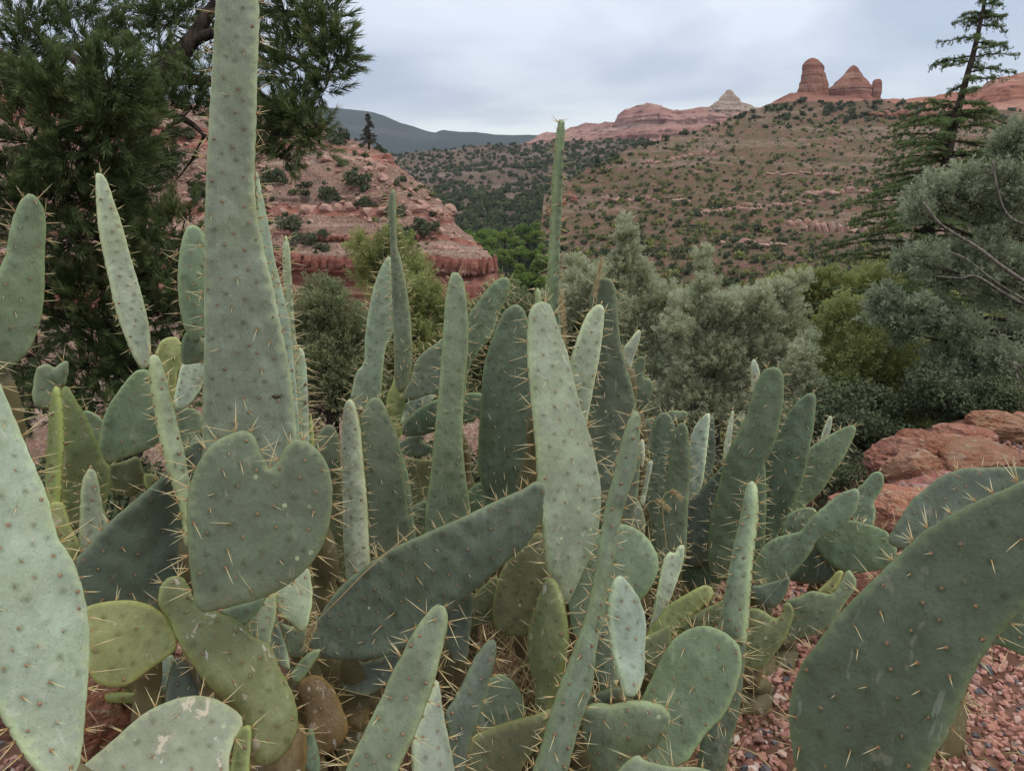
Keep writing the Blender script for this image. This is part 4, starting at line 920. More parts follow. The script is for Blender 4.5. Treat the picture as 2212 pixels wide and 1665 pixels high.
# tall cedar with level sprays
def cedar():
    d0 = 12.0
    tr = np.array([(1960, 900, d0, .13), (1978, 660, d0, .115), (1998, 530, d0, .10), (2020, 440, d0, .09), (2040, 370, d0, .08), (2058, 280, d0, .066), (2082, 190, d0, .05), (2104, 110, d0, .04), (2124, 20, d0, .028), (2145, -80, d0, .01)])
    base = WA(tr[:1, :2], tr[:1, 2])[0]; t = thing('cedar_tree', base, 'tall cedar with level drooping sprays and a leaning dark trunk, upper right', 'cedar tree')
    P = curve(np.hstack((WA(tr[:, :2], tr[:, 2]), tr[:, 3:4])), 60); b = MB(); b.add(*tube(P[:, :3], P[:, 3], 9)); b.build('trunk', M_BARK, t, base, True)
    n = 40; r = np.random.default_rng(4); V, F, H = [], [], []
    for q in range(n):                               # a short rosette of needles
        a = r.uniform(0, 6.283); d = norm(np.array((math.cos(a), math.sin(a), r.uniform(.1, 1.2)))); l = .030 * r.uniform(.6, 1.2); s = norm(np.cross(d, r.normal(size=3))) * .0035; k = len(V); o = np.array((0, 0, r.uniform(0, .02)))
        V += [o - s, o + s, o + d * l]; F.append([k, k + 1, k + 2]); H += [.4 * r.uniform() + .2] * 3
    ros = (np.array(V), np.array(F), np.array(H)); cb, lb = MB(), MB(); Q, A = [], []
    zt = P[-1, 2]
    for q in range(190):
        f = .06 + .94 * rng.uniform() ** 1.25 if q < 120 else rng.uniform(.08, .62); k = min(59, int(f * 59)); s0 = P[k, :3]; drop = zt - s0[2]
        az = rng.uniform(0, 6.283); Lb = min(.16 + .33 * drop ** .95, 2.1) * rng.uniform(.65, 1.1)
        dirn = np.array((math.cos(az), math.sin(az), rng.uniform(-.02, .22))); nseg = 14
        u = np.linspace(0, 1, nseg)[:, None]; pts = s0 + dirn * Lb * u + np.array((0, 0, -.20 * Lb)) * u ** 2 + np.cumsum(rng.normal(size=(nseg, 3)) * .010, 0)
        lb.add(*tube(pts, np.linspace(.012 + .006 * Lb, .003, nseg), 4))
        m = int(14 + 36 * Lb); uu = rng.uniform(.12, 1, m); i = (uu * (nseg - 1)).astype(int); i = np.minimum(i, nseg - 2); fr = (uu * (nseg - 1) - i)[:, None]; c = pts[i] * (1 - fr) + pts[i + 1] * fr
        side = norm(np.cross(dirn, (0, 0, 1.0))); lat = rng.uniform(-1, 1, m) * (.08 + .13 * Lb) * (1.05 - uu) ** .6; tip = c + side * lat[:, None] + dirn * np.abs(lat)[:, None] * .7 + np.array((0, 0, 1.0)) * (-.18 * np.abs(lat) - .10 * (rng.uniform(0, 1, m) ** 3))[:, None]
        sticks(lb, c, tip, .003, .0018)
        for w in (.35, .7, 1.0): Q.append(c + (tip - c) * w + rng.normal(size=(m, 3)) * .008); A.append(np.tile((0, 0, 1.0), (m, 1)) + rng.normal(size=(m, 3)) * .35)
    Q, A = np.concatenate(Q), np.concatenate(A); V, F = scatter(*ros[:2], Q, A, rng.uniform(.8, 1.5, len(Q)))
    # keep the triangle count in hand: every rosette keeps 12 needles
    F = F.reshape(len(Q), n, 3); F = np.take_along_axis(F, rng.integers(0, n, (len(Q), 11))[..., None].repeat(3, -1), 1).reshape(-1, 3)
    used = np.unique(F); remap = np.zeros(len(V), int); remap[used] = np.arange(len(used))
    h = np.clip(np.tile(ros[2], len(Q)) + np.repeat(rng.normal(.1, .14, len(Q)), len(ros[2])), 0, 1)
    cb.add(V[used], remap[F], h[used]); lb.build('branch', M_BARK, t, base); cb.build('crown', M_DEO, t, base)
cedar()
# bare-topped fir on the cliff hill's ridge
def ridge_fir():
    p = cliff_hill.at(797, 322); s = 118 / FPX; H = 76 * s
    t = thing('fir_tree', p, 'thin grey half-dead conifer on the crest of the red cliff hill', 'conifer'); b = MB(); b.add(*tube(np.array([(0, 0, -.5), (0.05, 0, H * .5), (0, 0, H)]), [.25, .16, .03], 6)); b.build('trunk', M_BARK, t)
    b = MB()
    for q in range(110):
        z = H * rng.uniform(.16, 1); a = rng.uniform(0, 6.28); l = (.25 + .36 * (H - z)) * rng.uniform(.5, 1.1); l = min(l, 1.6); d = np.array((math.cos(a), math.sin(a), -.05)); m = int(8 + 10 * l)
        c = np.array((0, 0, z)) + d * l * rng.uniform(.1, 1, m)[:, None]; V, F = scatter(np.array([(-.10, 0, 0), (.10, 0, 0), (0, .1, .30)]), np.array([[0, 1, 2]]), c, norm(d + rng.normal(size=(m, 3)) * .7), rng.uniform(.6, 1.3, m)); b.add(V, F, np.repeat(rng.uniform(.1, .6, m), 3))
    b.build('crown', ramp_mat('dry_fir_needles', 'hue', [(0, (.07, .065, .05)), (1, (.13, .12, .085))], .9, .1), t)
ridge_fir()
# low bushes that cover the slope under the trees
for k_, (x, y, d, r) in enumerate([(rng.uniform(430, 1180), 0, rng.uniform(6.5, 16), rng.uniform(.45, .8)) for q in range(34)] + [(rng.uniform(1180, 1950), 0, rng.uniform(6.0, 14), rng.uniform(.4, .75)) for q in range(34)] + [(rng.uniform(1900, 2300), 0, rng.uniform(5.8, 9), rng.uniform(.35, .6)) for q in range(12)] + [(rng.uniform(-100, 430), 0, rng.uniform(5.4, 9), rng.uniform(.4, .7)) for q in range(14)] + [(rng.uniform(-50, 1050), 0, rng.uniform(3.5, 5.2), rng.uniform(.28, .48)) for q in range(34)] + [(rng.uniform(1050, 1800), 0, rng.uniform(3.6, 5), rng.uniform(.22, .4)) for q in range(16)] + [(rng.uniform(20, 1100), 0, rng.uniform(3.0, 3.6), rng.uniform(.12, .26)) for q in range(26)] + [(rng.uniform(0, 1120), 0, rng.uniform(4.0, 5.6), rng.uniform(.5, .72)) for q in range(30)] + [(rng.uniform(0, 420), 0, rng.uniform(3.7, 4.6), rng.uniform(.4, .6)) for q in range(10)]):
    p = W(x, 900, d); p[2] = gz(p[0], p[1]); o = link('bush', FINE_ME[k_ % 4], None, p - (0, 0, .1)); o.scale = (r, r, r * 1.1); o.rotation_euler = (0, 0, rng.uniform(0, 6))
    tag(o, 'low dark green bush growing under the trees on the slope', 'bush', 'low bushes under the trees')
for q in range(46):
    x, y = rng.uniform(540, 1160), rng.uniform(672, 860); p = cliff_hill.at(x, y); r = rng.uniform(16, 34) / FPX * np.linalg.norm(p - CAMP)
    o = link('bush', FINE_ME[q % 4], None, p - (0, 0, .15 * r)); o.scale = (r, r, r * 1.15); o.rotation_euler = (0, 0, rng.uniform(0, 6))
    tag(o, 'grey-green bush on the slope below the red cliff band', 'bush', 'bushes below the red cliff band')
# ------------------------------------------------------------------ the cactus bed
DS = 1.3                                     # metres per traced depth unit
ORG = {'F': (0, 0, 1.0)}
for k, (x0, y0) in {'T0': (0, 0), 'T1': (800, 0), 'T2': (1600, 0), 'M0': (0, 600), 'M1': (800, 600), 'M2': (1600, 600), 'B0': (0, 1202), 'B1': (800, 1202), 'B2': (1600, 1202)}.items():
    ORG[k] = (x0 / 1.13021, y0 / 1.13021, .40835 / 1.13021)
TINT = {'g': (0.127, 0.158, 0.099), 'h': (0.1, 0.124, 0.077), 'b': (0.207, 0.238, 0.162), 'p': (0.242, 0.281, 0.212), 'd': (0.087, 0.113, 0.069), 'y': (0.194, 0.215, 0.083), 'm': (0.164, 0.181, 0.083), 'o': (0.111, 0.123, 0.056), 'n': (0.126, 0.085, 0.038), 's': (0.083, 0.101, 0.072)}
def outline(crop, s):
    x0, y0, k = ORG[crop]
    p = np.array([[float(v) for v in w.split(',')] for w in s.split()])
    return p * k + (x0, y0)
def closed(p, n):
    m = len(p); q = np.vstack((p[-1:], p, p[:2])); t = np.linspace(0, m, 12 * m, endpoint=False); i = t.astype(int); f = (t - i)[:, None]
    p0, p1, p2, p3 = q[i], q[i + 1], q[i + 2], q[np.minimum(i + 3, m + 2)]
    # centripetal-ish: damped tangents keep corners tight
    c = p1 * (2 * f ** 3 - 3 * f ** 2 + 1) + p2 * (-2 * f ** 3 + 3 * f ** 2) + .5 * (p2 - p0) * (f ** 3 - 2 * f ** 2 + f) * .9 + .5 * (p3 - p1) * (f ** 3 - f ** 2) * .9
    c = np.vstack((c, c[:1])); l = np.concatenate(([0], np.cumsum(np.hypot(*np.diff(c, axis=0).T)))); u = np.linspace(0, l[-1], n, endpoint=False)
    return np.stack((np.interp(u, l, c[:, 0]), np.interp(u, l, c[:, 1])), -1)
def seg_dist(P, B):
    A, C = B, np.roll(B, -1, 0); d = C - A; L2 = (d ** 2).sum(1) + 1e-12
    t = np.clip(((P[:, None] - A[None]) * d[None]).sum(-1) / L2[None], 0, 1)
    return np.sqrt((((A[None] + t[..., None] * d[None]) - P[:, None]) ** 2).sum(-1)).min(1)
def inside(P, B):
    x, y = P[:, 0:1], P[:, 1:2]; x1, y1 = B[:, 0][None], B[:, 1][None]; x2, y2 = np.roll(B[:, 0], -1)[None], np.roll(B[:, 1], -1)[None]
    c = ((y1 > y) != (y2 > y)) & (x < (x2 - x1) * (y - y1) / (y2 - y1 + 1e-12) + x1)
    return c.sum(1) % 2 == 1
def pad(parent, origin, px, depth, yaw, pitch, T, tint, scar=0.0, spines=1.0, edge_len=1.0, label=None, seed=0, torn=False, wav=1.0, low=.35):
    """a fleshy pad: its outline stands on a tilted plane at its own distance and swells to half-thickness T"""
    r = np.random.default_rng(seed); scar = scar or r.uniform(0, .22)
    T = T * (.82 if T < .0155 else 1)
    c = px.mean(0); rc = ray(c); P0 = CAMP + rc * depth; f0 = norm(-rc); r0 = norm(np.cross((0, 0, 1.0), f0)); u0 = np.cross(f0, r0)
    ya, pi = math.radians(yaw), math.radians(pitch)
    nrm = norm(math.cos(ya) * math.cos(pi) * f0 + math.sin(ya) * math.cos(pi) * r0 + math.sin(pi) * u0)
    e1 = norm(np.cross((0, 0, 1.0), nrm)); e2 = np.cross(nrm, e1)
    rr = ray(closed(px, 400)); t = ((P0 - CAMP) @ nrm) / (rr @ nrm); Q = CAMP + rr * t[:, None] - P0
    B = np.stack((Q @ e1, Q @ e2), -1)
    per = np.hypot(*np.diff(np.vstack((B, B[:1])), axis=0).T).sum(); nb = int(np.clip(per / .011, 60, 170)); B = B[(np.arange(nb) * 400 / nb).astype(int)] if nb < 400 else B
    if ((np.roll(B[:, 0], -1) - B[:, 0]) * (np.roll(B[:, 1], -1) + B[:, 1])).sum() > 0: B = B[::-1]
    ne_ = max(4, int(per / .03)); B = B + .0006 * np.stack((np.cos(np.arange(nb) * 6.2832 * ne_ / nb), np.sin(np.arange(nb) * 6.2832 * 5 / nb)), -1) * (per > .3)
    bn = np.roll(B, -1, 0) - np.roll(B, 1, 0); bn = norm(np.stack((-bn[:, 1], bn[:, 0]), -1))
    lo, hi = B.min(0), B.max(0); s = max(.013, per / 150)
    gx, gy = np.meshgrid(np.arange(lo[0], hi[0], s), np.arange(lo[1], hi[1], s * .87)); gx = gx + (np.arange(len(gx)) % 2)[:, None] * s * .5
    g_ = np.stack((gx.ravel(), gy.ravel()), -1) + r.uniform(-.1, .1, (gx.size, 2)) * s
    g_ = g_[inside(g_, B)]; dg = seg_dist(g_, B) if len(g_) else np.zeros(0); dmax = max(dg.max() if len(dg) else .004, .004)
    Rr = min(max(T * .9, .008), dmax * .95); pts = [B]
    for k, f in enumerate((.07, .25, .55, 1.0)):
        q = B + bn * Rr * f; q = q[inside(q, B)]
        if len(q): q = q[seg_dist(q, B) > .9 * Rr * f]
        if len(q) > 2: pts.append(q[::1 if k < 2 else 2])
    # areoles in a slanting lattice over both faces and along the rim
    size = max(hi - lo)
    sp = .036 * r.uniform(.9, 1.12) * min(1.0, .55 + .45 * dmax / .06)
    an = r.uniform(-.3, .3); ca, sa = math.cos(an), math.sin(an); L_ = size * 1.2
    iu, iv = np.meshgrid(np.arange(-L_, L_, sp), np.arange(-L_, L_, sp * .8)); iu = iu + (np.arange(len(iu)) % 2)[:, None] * sp * .5
    aq = np.stack((iu.ravel() * ca - iv.ravel() * sa, iu.ravel() * sa + iv.ravel() * ca), -1) + (lo + hi) / 2 + r.normal(size=(iu.size, 2)) * sp * .12
    aq = aq[inside(aq, B)]
    if len(aq): aq = aq[seg_dist(aq, B) > .008]
    if len(g_):
        gk = dg > Rr * 1.25
        if len(aq): gk &= np.sqrt(((g_[:, None] - aq[None]) ** 2).sum(-1)).min(1) > .0095
        pts.append(g_[gk])
    if len(aq):
        big = aq[seg_dist(aq, B) > .014]
        if len(big):
            ang = np.arange(6) * math.pi / 3
            for rad in (.0038, .0085): pts.append((big[:, None] + rad * np.stack((np.cos(ang + rad * 200), np.sin(ang + rad * 200)), -1)[None]).reshape(-1, 2))
            pts.append(big)
    A = np.concatenate(pts)
    res = delaunay_2d_cdt([Vector(v) for v in A], [(i, (i + 1) % nb) for i in range(nb)], [], 1, 1e-6)
    V2 = np.array([v[:] for v in res[0]]); F2 = np.array([f[:] for f in res[2] if len(f) == 3])
    d = seg_dist(V2, B); d[d < 1e-5] = 0
    ph = r.uniform(0, 6.28, 6)
    def warp(p):
        u, v = p[:, 0] / size, p[:, 1] / size
        w = size * (.016 * np.sin(5 * v + 2 * u + ph[0]) + .010 * np.sin(9 * u - 4 * v + ph[1]) + .05 * r_b * (v * v) + .03 * r_c * u * u * 4)
        ripple = .0008 * (np.sin(p[:, 1] * 95 + 3 * np.sin(p[:, 0] * 40 + ph[2]) + ph[3]) + np.sin(p[:, 0] * 120 + ph[4]))
        return w * wav, ripple * wav
    r_b, r_c = r.uniform(-1, 1, 2)
    def height(dd): return T * np.sqrt(np.clip(1 - (1 - np.minimum(dd / Rr, 1)) ** 2, 0, 1)) * (1 + .25 * sstep(Rr, max(dmax, Rr * 1.01), dd))
    w, rip = warp(V2); h = height(d)
    da = np.sqrt(((V2[:, None] - aq[None]) ** 2).sum(-1)).min(1) if len(aq) else np.full(len(V2), 1.0)
    av = np.clip(1 - da / .0085, 0, 1); h = h + .0011 * np.clip(1 - da / .008, 0, 1) * (d > .012)
    def to3(p, off): return p[:, 0:1] * e1 + p[:, 1:2] * e2 + off[:, None] * nrm
    inner = d > 0; idx = np.cumsum(inner) - 1 + len(V2); back = np.where(inner, idx, np.arange(len(V2)))
    fade = np.minimum(d / Rr, 1)
    V = np.concatenate((to3(V2, w + h + rip * fade), to3(V2[inner], w[inner] - h[inner] - rip[inner])))
    F = np.concatenate((F2, back[F2][:, ::-1]))
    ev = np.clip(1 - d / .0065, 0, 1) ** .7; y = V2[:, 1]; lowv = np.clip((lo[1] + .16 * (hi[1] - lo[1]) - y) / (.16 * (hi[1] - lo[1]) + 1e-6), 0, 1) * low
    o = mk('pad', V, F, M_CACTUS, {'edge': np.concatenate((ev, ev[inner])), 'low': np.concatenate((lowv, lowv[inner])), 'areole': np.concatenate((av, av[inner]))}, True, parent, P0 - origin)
    k = np.array(TINT[tint]) * r.uniform(.90, 1.12) * (1 + r.uniform(-.05, .05, 3)); o.color = (*k, scar)
    if label: o['label'] = label
    q = aq
    P, Nn, E = [], [], []
    if len(q):
        dq = seg_dist(q, B); wq, rq = warp(q); hq = height(dq); slope = np.clip(1 - dq / Rr, 0, 1)
        gx_ = seg_dist(q + (.002, 0), B) - dq; gy_ = seg_dist(q + (0, .002), B) - dq; grad = norm(np.stack((gx_, gy_), -1) + 1e-9)
        tl = (-grad[:, 0:1] * e1 - grad[:, 1:2] * e2) * slope[:, None] * 1.2
        for sg in (1, -1):
            P.append(to3(q, wq + sg * hq + rq * np.minimum(dq / Rr, 1))); Nn.append(norm(sg * nrm + tl)); E.append(np.zeros(len(q)))
    ne = max(4, int(per / (sp * .78))); k = (np.arange(ne) * nb / ne + r.uniform(0, 3)).astype(int) % nb; bq = B[k]; keepb = bq[:, 1] > lo[1] + .07 * (hi[1] - lo[1])
    bq, k = bq[keepb], k[keepb]; wq, _ = warp(bq); ob = -(bn[k][:, 0:1] * e1 + bn[k][:, 1:2] * e2)
    P.append(to3(bq, wq)); Nn.append(ob); E.append(np.ones(len(bq)))
    P, Nn, E = np.concatenate(P), norm(np.concatenate(Nn)), np.concatenate(E)
    areoles(o, P, Nn, E, r, spines, edge_len, depth)
    return o
# areole button and spine templates
_a = np.arange(6) * math.pi / 3
BUTTON = (np.concatenate((np.stack((np.cos(_a), np.sin(_a), np.full(6, -.5)), -1), np.stack((.75 * np.cos(_a), .75 * np.sin(_a), np.full(6, .35)), -1), [[0, 0, .65]])),
          np.concatenate(([[i, (i + 1) % 6, 6 + (i + 1) % 6] for i in range(6)], [[i, 6 + (i + 1) % 6, 6 + i] for i in range(6)], [[6 + i, 6 + (i + 1) % 6, 12] for i in range(6)])))
_c = np.arange(4) * math.pi / 2
NEEDLE = (np.concatenate((np.stack((np.cos(_c), np.sin(_c), 0 * _c), -1), np.stack((.62 * np.cos(_c), .62 * np.sin(_c), 0 * _c + .55), -1), [[0, 0, 1.0]])),
          np.concatenate(([[i, (i + 1) % 4, 4 + (i + 1) % 4] for i in range(4)], [[i, 4 + (i + 1) % 4, 4 + i] for i in range(4)], [[4 + i, 4 + (i + 1) % 4, 8] for i in range(4)])))
NT = np.array([.26] * 4 + [.6] * 4 + [1.0])
def areoles(o, P, Nn, E, r, amount, edge_len, depth):
    b = MB(); m = len(P); sz = np.where(E > 0, .0028, .0033) * r.uniform(.75, 1.25, m)
    V, F = scatter(*BUTTON, P - Nn * .0004, Nn, np.stack((sz, sz, sz * .8), -1)); b.add(V, F, np.tile([.0] * 6 + [.14] * 6 + [.25], m))
    n = np.where(E > 0, r.choice((1, 2, 2, 3, 3), m), r.choice((0, 0, 0, 1, 1), m)); n = np.where(r.uniform(0, 1, m) < amount, n, r.integers(0, 2, m) * (E > 0)); n = n + ((E > 0) & (Nn[:, 2] > .3) & (r.uniform(0, 1, m) < amount)) * r.integers(0, 3, m)
    k = np.repeat(np.arange(m), n)
    if len(k):
        e = E[k][:, None]; d = norm(Nn[k] * (1.0 + .3 * e) + r.normal(size=(len(k), 3)) * (.42 + .14 * e) + np.array((0, 0, -.35)) * (1 - e))
        l = (.010 + .028 * r.uniform(0, 1, len(k)) ** 1.3) * (1 + .35 * E[k]) * edge_len; rad = np.full(len(k), .00075) * (1 + .25 * (depth - 1.2)) 
        V, F = scatter(*NEEDLE, P[k], d, np.stack((rad, rad, l), -1)); b.add(V, F, np.tile(NT, len(k)))
    if depth < 1.75:                                  # fine bristle tufts on the near pads
        k = np.repeat(np.arange(m), np.where(E > 0, 7, 3)); d = norm(Nn[k] + r.normal(size=(len(k), 3)) * .5); l = r.uniform(.003, .008, len(k)) * (1 + .4 * E[k])
        V, F = scatter(NEEDLE[0][[0, 1, 2, 8]], np.array([[0, 1, 3], [1, 2, 3], [2, 0, 3]]), P[k], d, np.stack((np.full(len(k), .0004), np.full(len(k), .0004), l), -1)); b.add(V, F, np.tile([.2, .2, .2, .42], len(k)))
    s = b.build('spines', M_SPINE, o, attr='t'); s['kind'] = 'stuff'
SEED = [100]
def plant(label, pads, stem=True, group='prickly pear cactuses crowding the bed'):
    """pads: (crop, outline, depth, yaw, pitch, half-thickness, tint, options)"""
    allp = [(outline(p[0], p[1]), p) for p in pads]
    cs = [(WA(px, np.full(len(px), p[2] * DS)), px, p) for px, p in allp]
    k = min(range(len(cs)), key=lambda i: cs[i][0][:, 2].min()); j = int(np.argmin(cs[k][0][:, 2])); foot = cs[k][0][j] * .94 + cs[k][0].mean(0) * .06
    g = gz(foot[0], foot[1]) + .01; base = np.array((foot[0], foot[1], min(g, foot[2])))
    t = thing('prickly_pear', base, label, 'cactus', group)
    for px, p in allp:
        SEED[0] += 1; kw = dict(p[7]) if len(p) > 7 else {}
        pad(t, base, px, p[2] * DS, p[3], p[4], p[5], p[6], seed=SEED[0], **kw)
    if stem and foot[2] - g > .03:
        hgt = foot[2] - g; rr = np.random.default_rng(SEED[0]); n = 26; u = np.linspace(0, 1, n)[:, None]
        pts = np.array((0, 0, -.03)) + u * np.array((0, 0, hgt + .02)) + np.sin(u * 3.1) * np.array((rr.uniform(-.03, .03), .05 + rr.uniform(0, .03), 0)) + np.array((0, .014, 0))
        rad = np.interp(u[:, 0], (0, .15, .6, 1), (.040, .034, .026, .016)) * (.72 + .55 * np.abs(np.sin(u[:, 0] * max(1, round(hgt / .16)) * 3.1416)) ** .6)
        V, F = tube(pts, rad, 12); V = V * np.array((1.25, .8, 1))
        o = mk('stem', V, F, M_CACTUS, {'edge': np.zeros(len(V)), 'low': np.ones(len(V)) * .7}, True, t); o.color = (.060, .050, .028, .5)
    return t
P = plant
# --- nearest plants
P('sprawling prickly pear with a heart-shaped pad on a thick scarred yellow-green stem', [
    ('F', '420,1300 408,1210 403,1110 410,1050 430,995 460,957 500,937 530,930 550,943 558,965 568,988 584,1012 604,988 616,965 640,949 672,960 702,992 717,1040 716,1100 706,1150 690,1190 660,1230 610,1270 550,1297 480,1315 440,1322 425,1312', 0.95, 4, -6, .012, 'h', dict(label='heart-shaped grey-green pad', edge_len=1.25, wav=.5, low=.3)),
    ('F', '345,1268 365,1243 395,1245 410,1272 425,1305 470,1330 525,1350 533,1375 580,1395 602,1440 632,1490 647,1540 642,1590 605,1640 565,1645 542,1592 520,1540 480,1510 440,1472 410,1430 385,1390 368,1350 343,1305', 1.02, 10, 12, .022, 'm', dict(scar=1.0, wav=2.0, label='thick old yellow-green stem pad with white scars', edge_len=.7)),
    ('F', '562,1620 600,1600 648,1560 664,1600 655,1700 640,1800 560,1800 540,1700', 1.08, 0, 0, .04, 'n', dict(scar=1.0, spines=.4)),
    ('F', '184,1330 192,1308 240,1298 290,1296 332,1310 366,1340 384,1385 371,1412 330,1442 280,1477 240,1485 205,1472 188,1440 180,1390', .99, -6, 8, .014, 'y', dict(scar=.55, label='oval yellow-green pad with tufted rim', spines=.5, edge_len=.6)),
    ('F', '165,1665 190,1640 250,1590 310,1540 370,1513 430,1503 480,1513 522,1540 526,1560 506,1595 496,1640 490,1720 420,1800 260,1800 160,1740', .88, 6, 24, .013, 'b', dict(scar=1.0, label='pale scarred pad with yellow rim', spines=.35)),
    ('F', '500,1640 514,1580 542,1568 540,1640 532,1720 490,1720', .96, 0, 0, .010, 'y', dict(spines=.3)),
    ('B0', '1330,700 1500,650 1600,600 1560,690 1510,745 1466,786 1400,772 1345,735', 1.04, 0, 8, .010, 'g'),
    ('B0', '1478,770 1520,700 1600,620 1650,600 1652,720 1622,850 1612,915 1540,912 1482,884 1468,825', 1.07, 14, 10, .011, 'b'),
])
P('large pale grey-green pad cut off by the left edge, nearest on that side', [
    ('F', '-90,700 -40,745 0,828 28,900 60,985 95,1075 118,1165 150,1215 176,1290 189,1370 189,1440 184,1520 173,1640 150,1688 105,1680 62,1640 8,1550 -60,1420 -130,1200 -150,950 -130,780', .77, 22, 16, .011, 'p', dict(scar=.22, edge_len=1.2, wav=.6))])
P('very large dark green pad leaning in from the right edge, closest of all', [
    ('F', '2212,1036 2180,1052 2122,1076 2064,1104 2022,1130 1990,1150 1950,1188 1900,1238 1850,1288 1802,1340 1770,1385 1736,1430 1716,1480 1706,1530 1709,1600 1721,1670 1745,1760 1850,1830 1950,1780 2010,1650 2050,1582 2080,1510 2110,1440 2150,1382 2192,1335 2245,1275 2300,1180 2310,1090 2265,1040', .70, -10, -10, .013, 'd', dict(edge_len=.85, spines=.75, wav=.5))])
P('green pad in the lower right corner behind the very large leaning pad', [
    ('B2', '1650,1050 1600,920 1800,720 2000,640 2204,560 2320,580 2400,800 2350,1000 2204,980 2080,922 1985,905 1900,985 1790,1090', .98, -5, 4, .011, 'd')])
P('grey-green tapering pad pointing right, cut off at the bottom edge left of centre', [
    ('B1', '622,688 660,662 698,678 720,728 716,800 696,900 671,1000 641,1120 601,1230 561,1340 521,1440 481,1530 436,1620 390,1760 300,1900 60,1900 95,1700 130,1600 200,1460 270,1320 330,1200 380,1080 440,980 490,880 552,780', .86, -8, 4, .013, 'g', dict(edge_len=1.1, spines=.6))])
P('narrow pale pad at the bottom edge just right of the tapering one', [
    ('B1', '505,1520 530,1360 600,1230 640,1115 662,1150 682,1250 702,1350 722,1450 747,1600 756,1760 740,1900 530,1900', .96, 28, 6, .014, 'p', dict(edge_len=1.1))])
P('blue-grey finger-like pad standing behind the bottom-edge pair', [
    ('B1', '932,908 970,873 1002,880 1012,930 1002,1000 982,1080 952,1150 922,1250 882,1380 852,1480 822,1600 800,1760 730,1760 722,1450 702,1322 722,1280 782,1180 832,1080 882,980', 1.05, 14, 0, .012, 's')])
P('dark green round pad with yellow rings beside the blue-grey finger', [
    ('B1', '960,1122 1000,1090 1050,1087 1110,1128 1152,1190 1177,1262 1180,1335 1130,1420 1000,1480 880,1480 878,1360 920,1240', 1.2, 5, 0, .010, 'd', dict(spines=.4))])
P('low olive pad lying almost level with a yellow upper rim, bottom centre', [
    ('B1', '868,1455 950,1410 1050,1380 1150,1350 1250,1318 1345,1290 1330,1400 1265,1500 1180,1620 1100,1760 960,1850 800,1850 790,1700 820,1560', 1.08, 0, -12, .016, 'o', dict(edge_len=1.1))])
P('long narrow two-toned pad leaning right from the bottom edge to a brown-spined tip', [
    ('F', '1362,897 1345,950 1330,1020 1315,1080 1303,1150 1290,1240 1270,1330 1240,1410 1211,1480 1186,1550 1166,1620 1130,1720 1120,1800 1200,1800 1216,1700 1241,1600 1261,1540 1281,1480 1291,1400 1306,1340 1316,1260 1334,1190 1346,1120 1361,1060 1376,1010 1381,960 1383,897 1372,884', 1.03, 16, 0, .022, 'g', dict(edge_len=.9, low=0))])
P('dark cupped pad with a pale upper face, low on the right of centre', [
    ('B1', '1522,1400 1540,1282 1600,1254 1700,1268 1800,1244 1900,1244 1990,1268 2040,1308 2050,1370 2020,1442 1960,1512 1890,1572 1800,1640 1760,1750 1640,1760 1580,1640 1548,1520', 1.04, 4, -20, .017, 'g')])
P('wide torn pad along the bottom edge right of centre', [
    ('B1', '1700,1720 1740,1650 1790,1606 1855,1568 1900,1602 2000,1625 2100,1640 2204,1642 2320,1680 2340,1800 2300,1900 1700,1900', .93, 0, 6, .012, 'g', dict(spines=.3))])
P('broad upright pad with a rounded brown-tufted top, in front of the blue-grey blade', [
    ('B2', '0,1062 50,962 110,882 180,832 260,803 340,804 420,838 482,890 512,950 517,1050 492,1150 462,1230 402,1340 312,1430 242,1530 182,1610 100,1640 20,1650 -100,1600 -150,1450 -90,1250', 1.12, -6, 6, .012, 'g', dict(scar=.12))])
P('slim blue-grey blade standing at the gravel edge, tallest in the right foreground', [
    ('M2', '568,1402 542,1440 522,1550 500,1680 475,1790 445,1960 415,2110 385,2250 372,2350 500,2380 530,2395 552,2270 570,2080 586,1880 601,1720 611,1600 606,1470 592,1406', 1.22, -24, 4, .018, 'b', dict(wav=.5)),
    ('M2', '372,2330 340,2600 275,2900 255,3150 300,3250 400,3230 440,3020 492,2800 522,2580 540,2380 460,2340', 1.24, 12, 0, .016, 's', dict(label='darker blue-green lower pad'))])
P('very pale blue-grey oblong pad seen at an angle, upright between two green ones', [
    ('B1', '1686,562 1702,512 1730,503 1762,540 1802,590 1852,660 1892,740 1907,830 1902,950 1882,1080 1852,1160 1812,1220 1780,1237 1752,1200 1732,1080 1712,960 1692,800 1684,680', 1.12, 34, 12, .013, 'p', dict(spines=.7, edge_len=.6, wav=2.0, scar=.15))])
P('olive brown-faced pad standing edge-on with a spotted yellow rim', [
    ('B1', '1298,545 1320,500 1362,520 1392,570 1417,640 1442,780 1442,900 1422,1000 1392,1120 1342,1250 1322,1400 1250,1420 1240,1180 1215,1050 1200,900 1220,780 1262,650', 1.2, -24, -4, .016, 'o', dict(scar=.5, spines=.3, edge_len=.6))])
P('dark green low pads in the gap below the very pale pad', [
    ('B1', '1590,900 1650,760 1692,800 1712,1000 1732,1140 1692,1197 1640,1192 1602,1100', 1.27, 8, 0, .010, 'd'),
    ('B1', '1555,1225 1620,1190 1742,1160 1745,1240 1662,1275 1580,1290', 1.17, 0, 0, .012, 'd')])
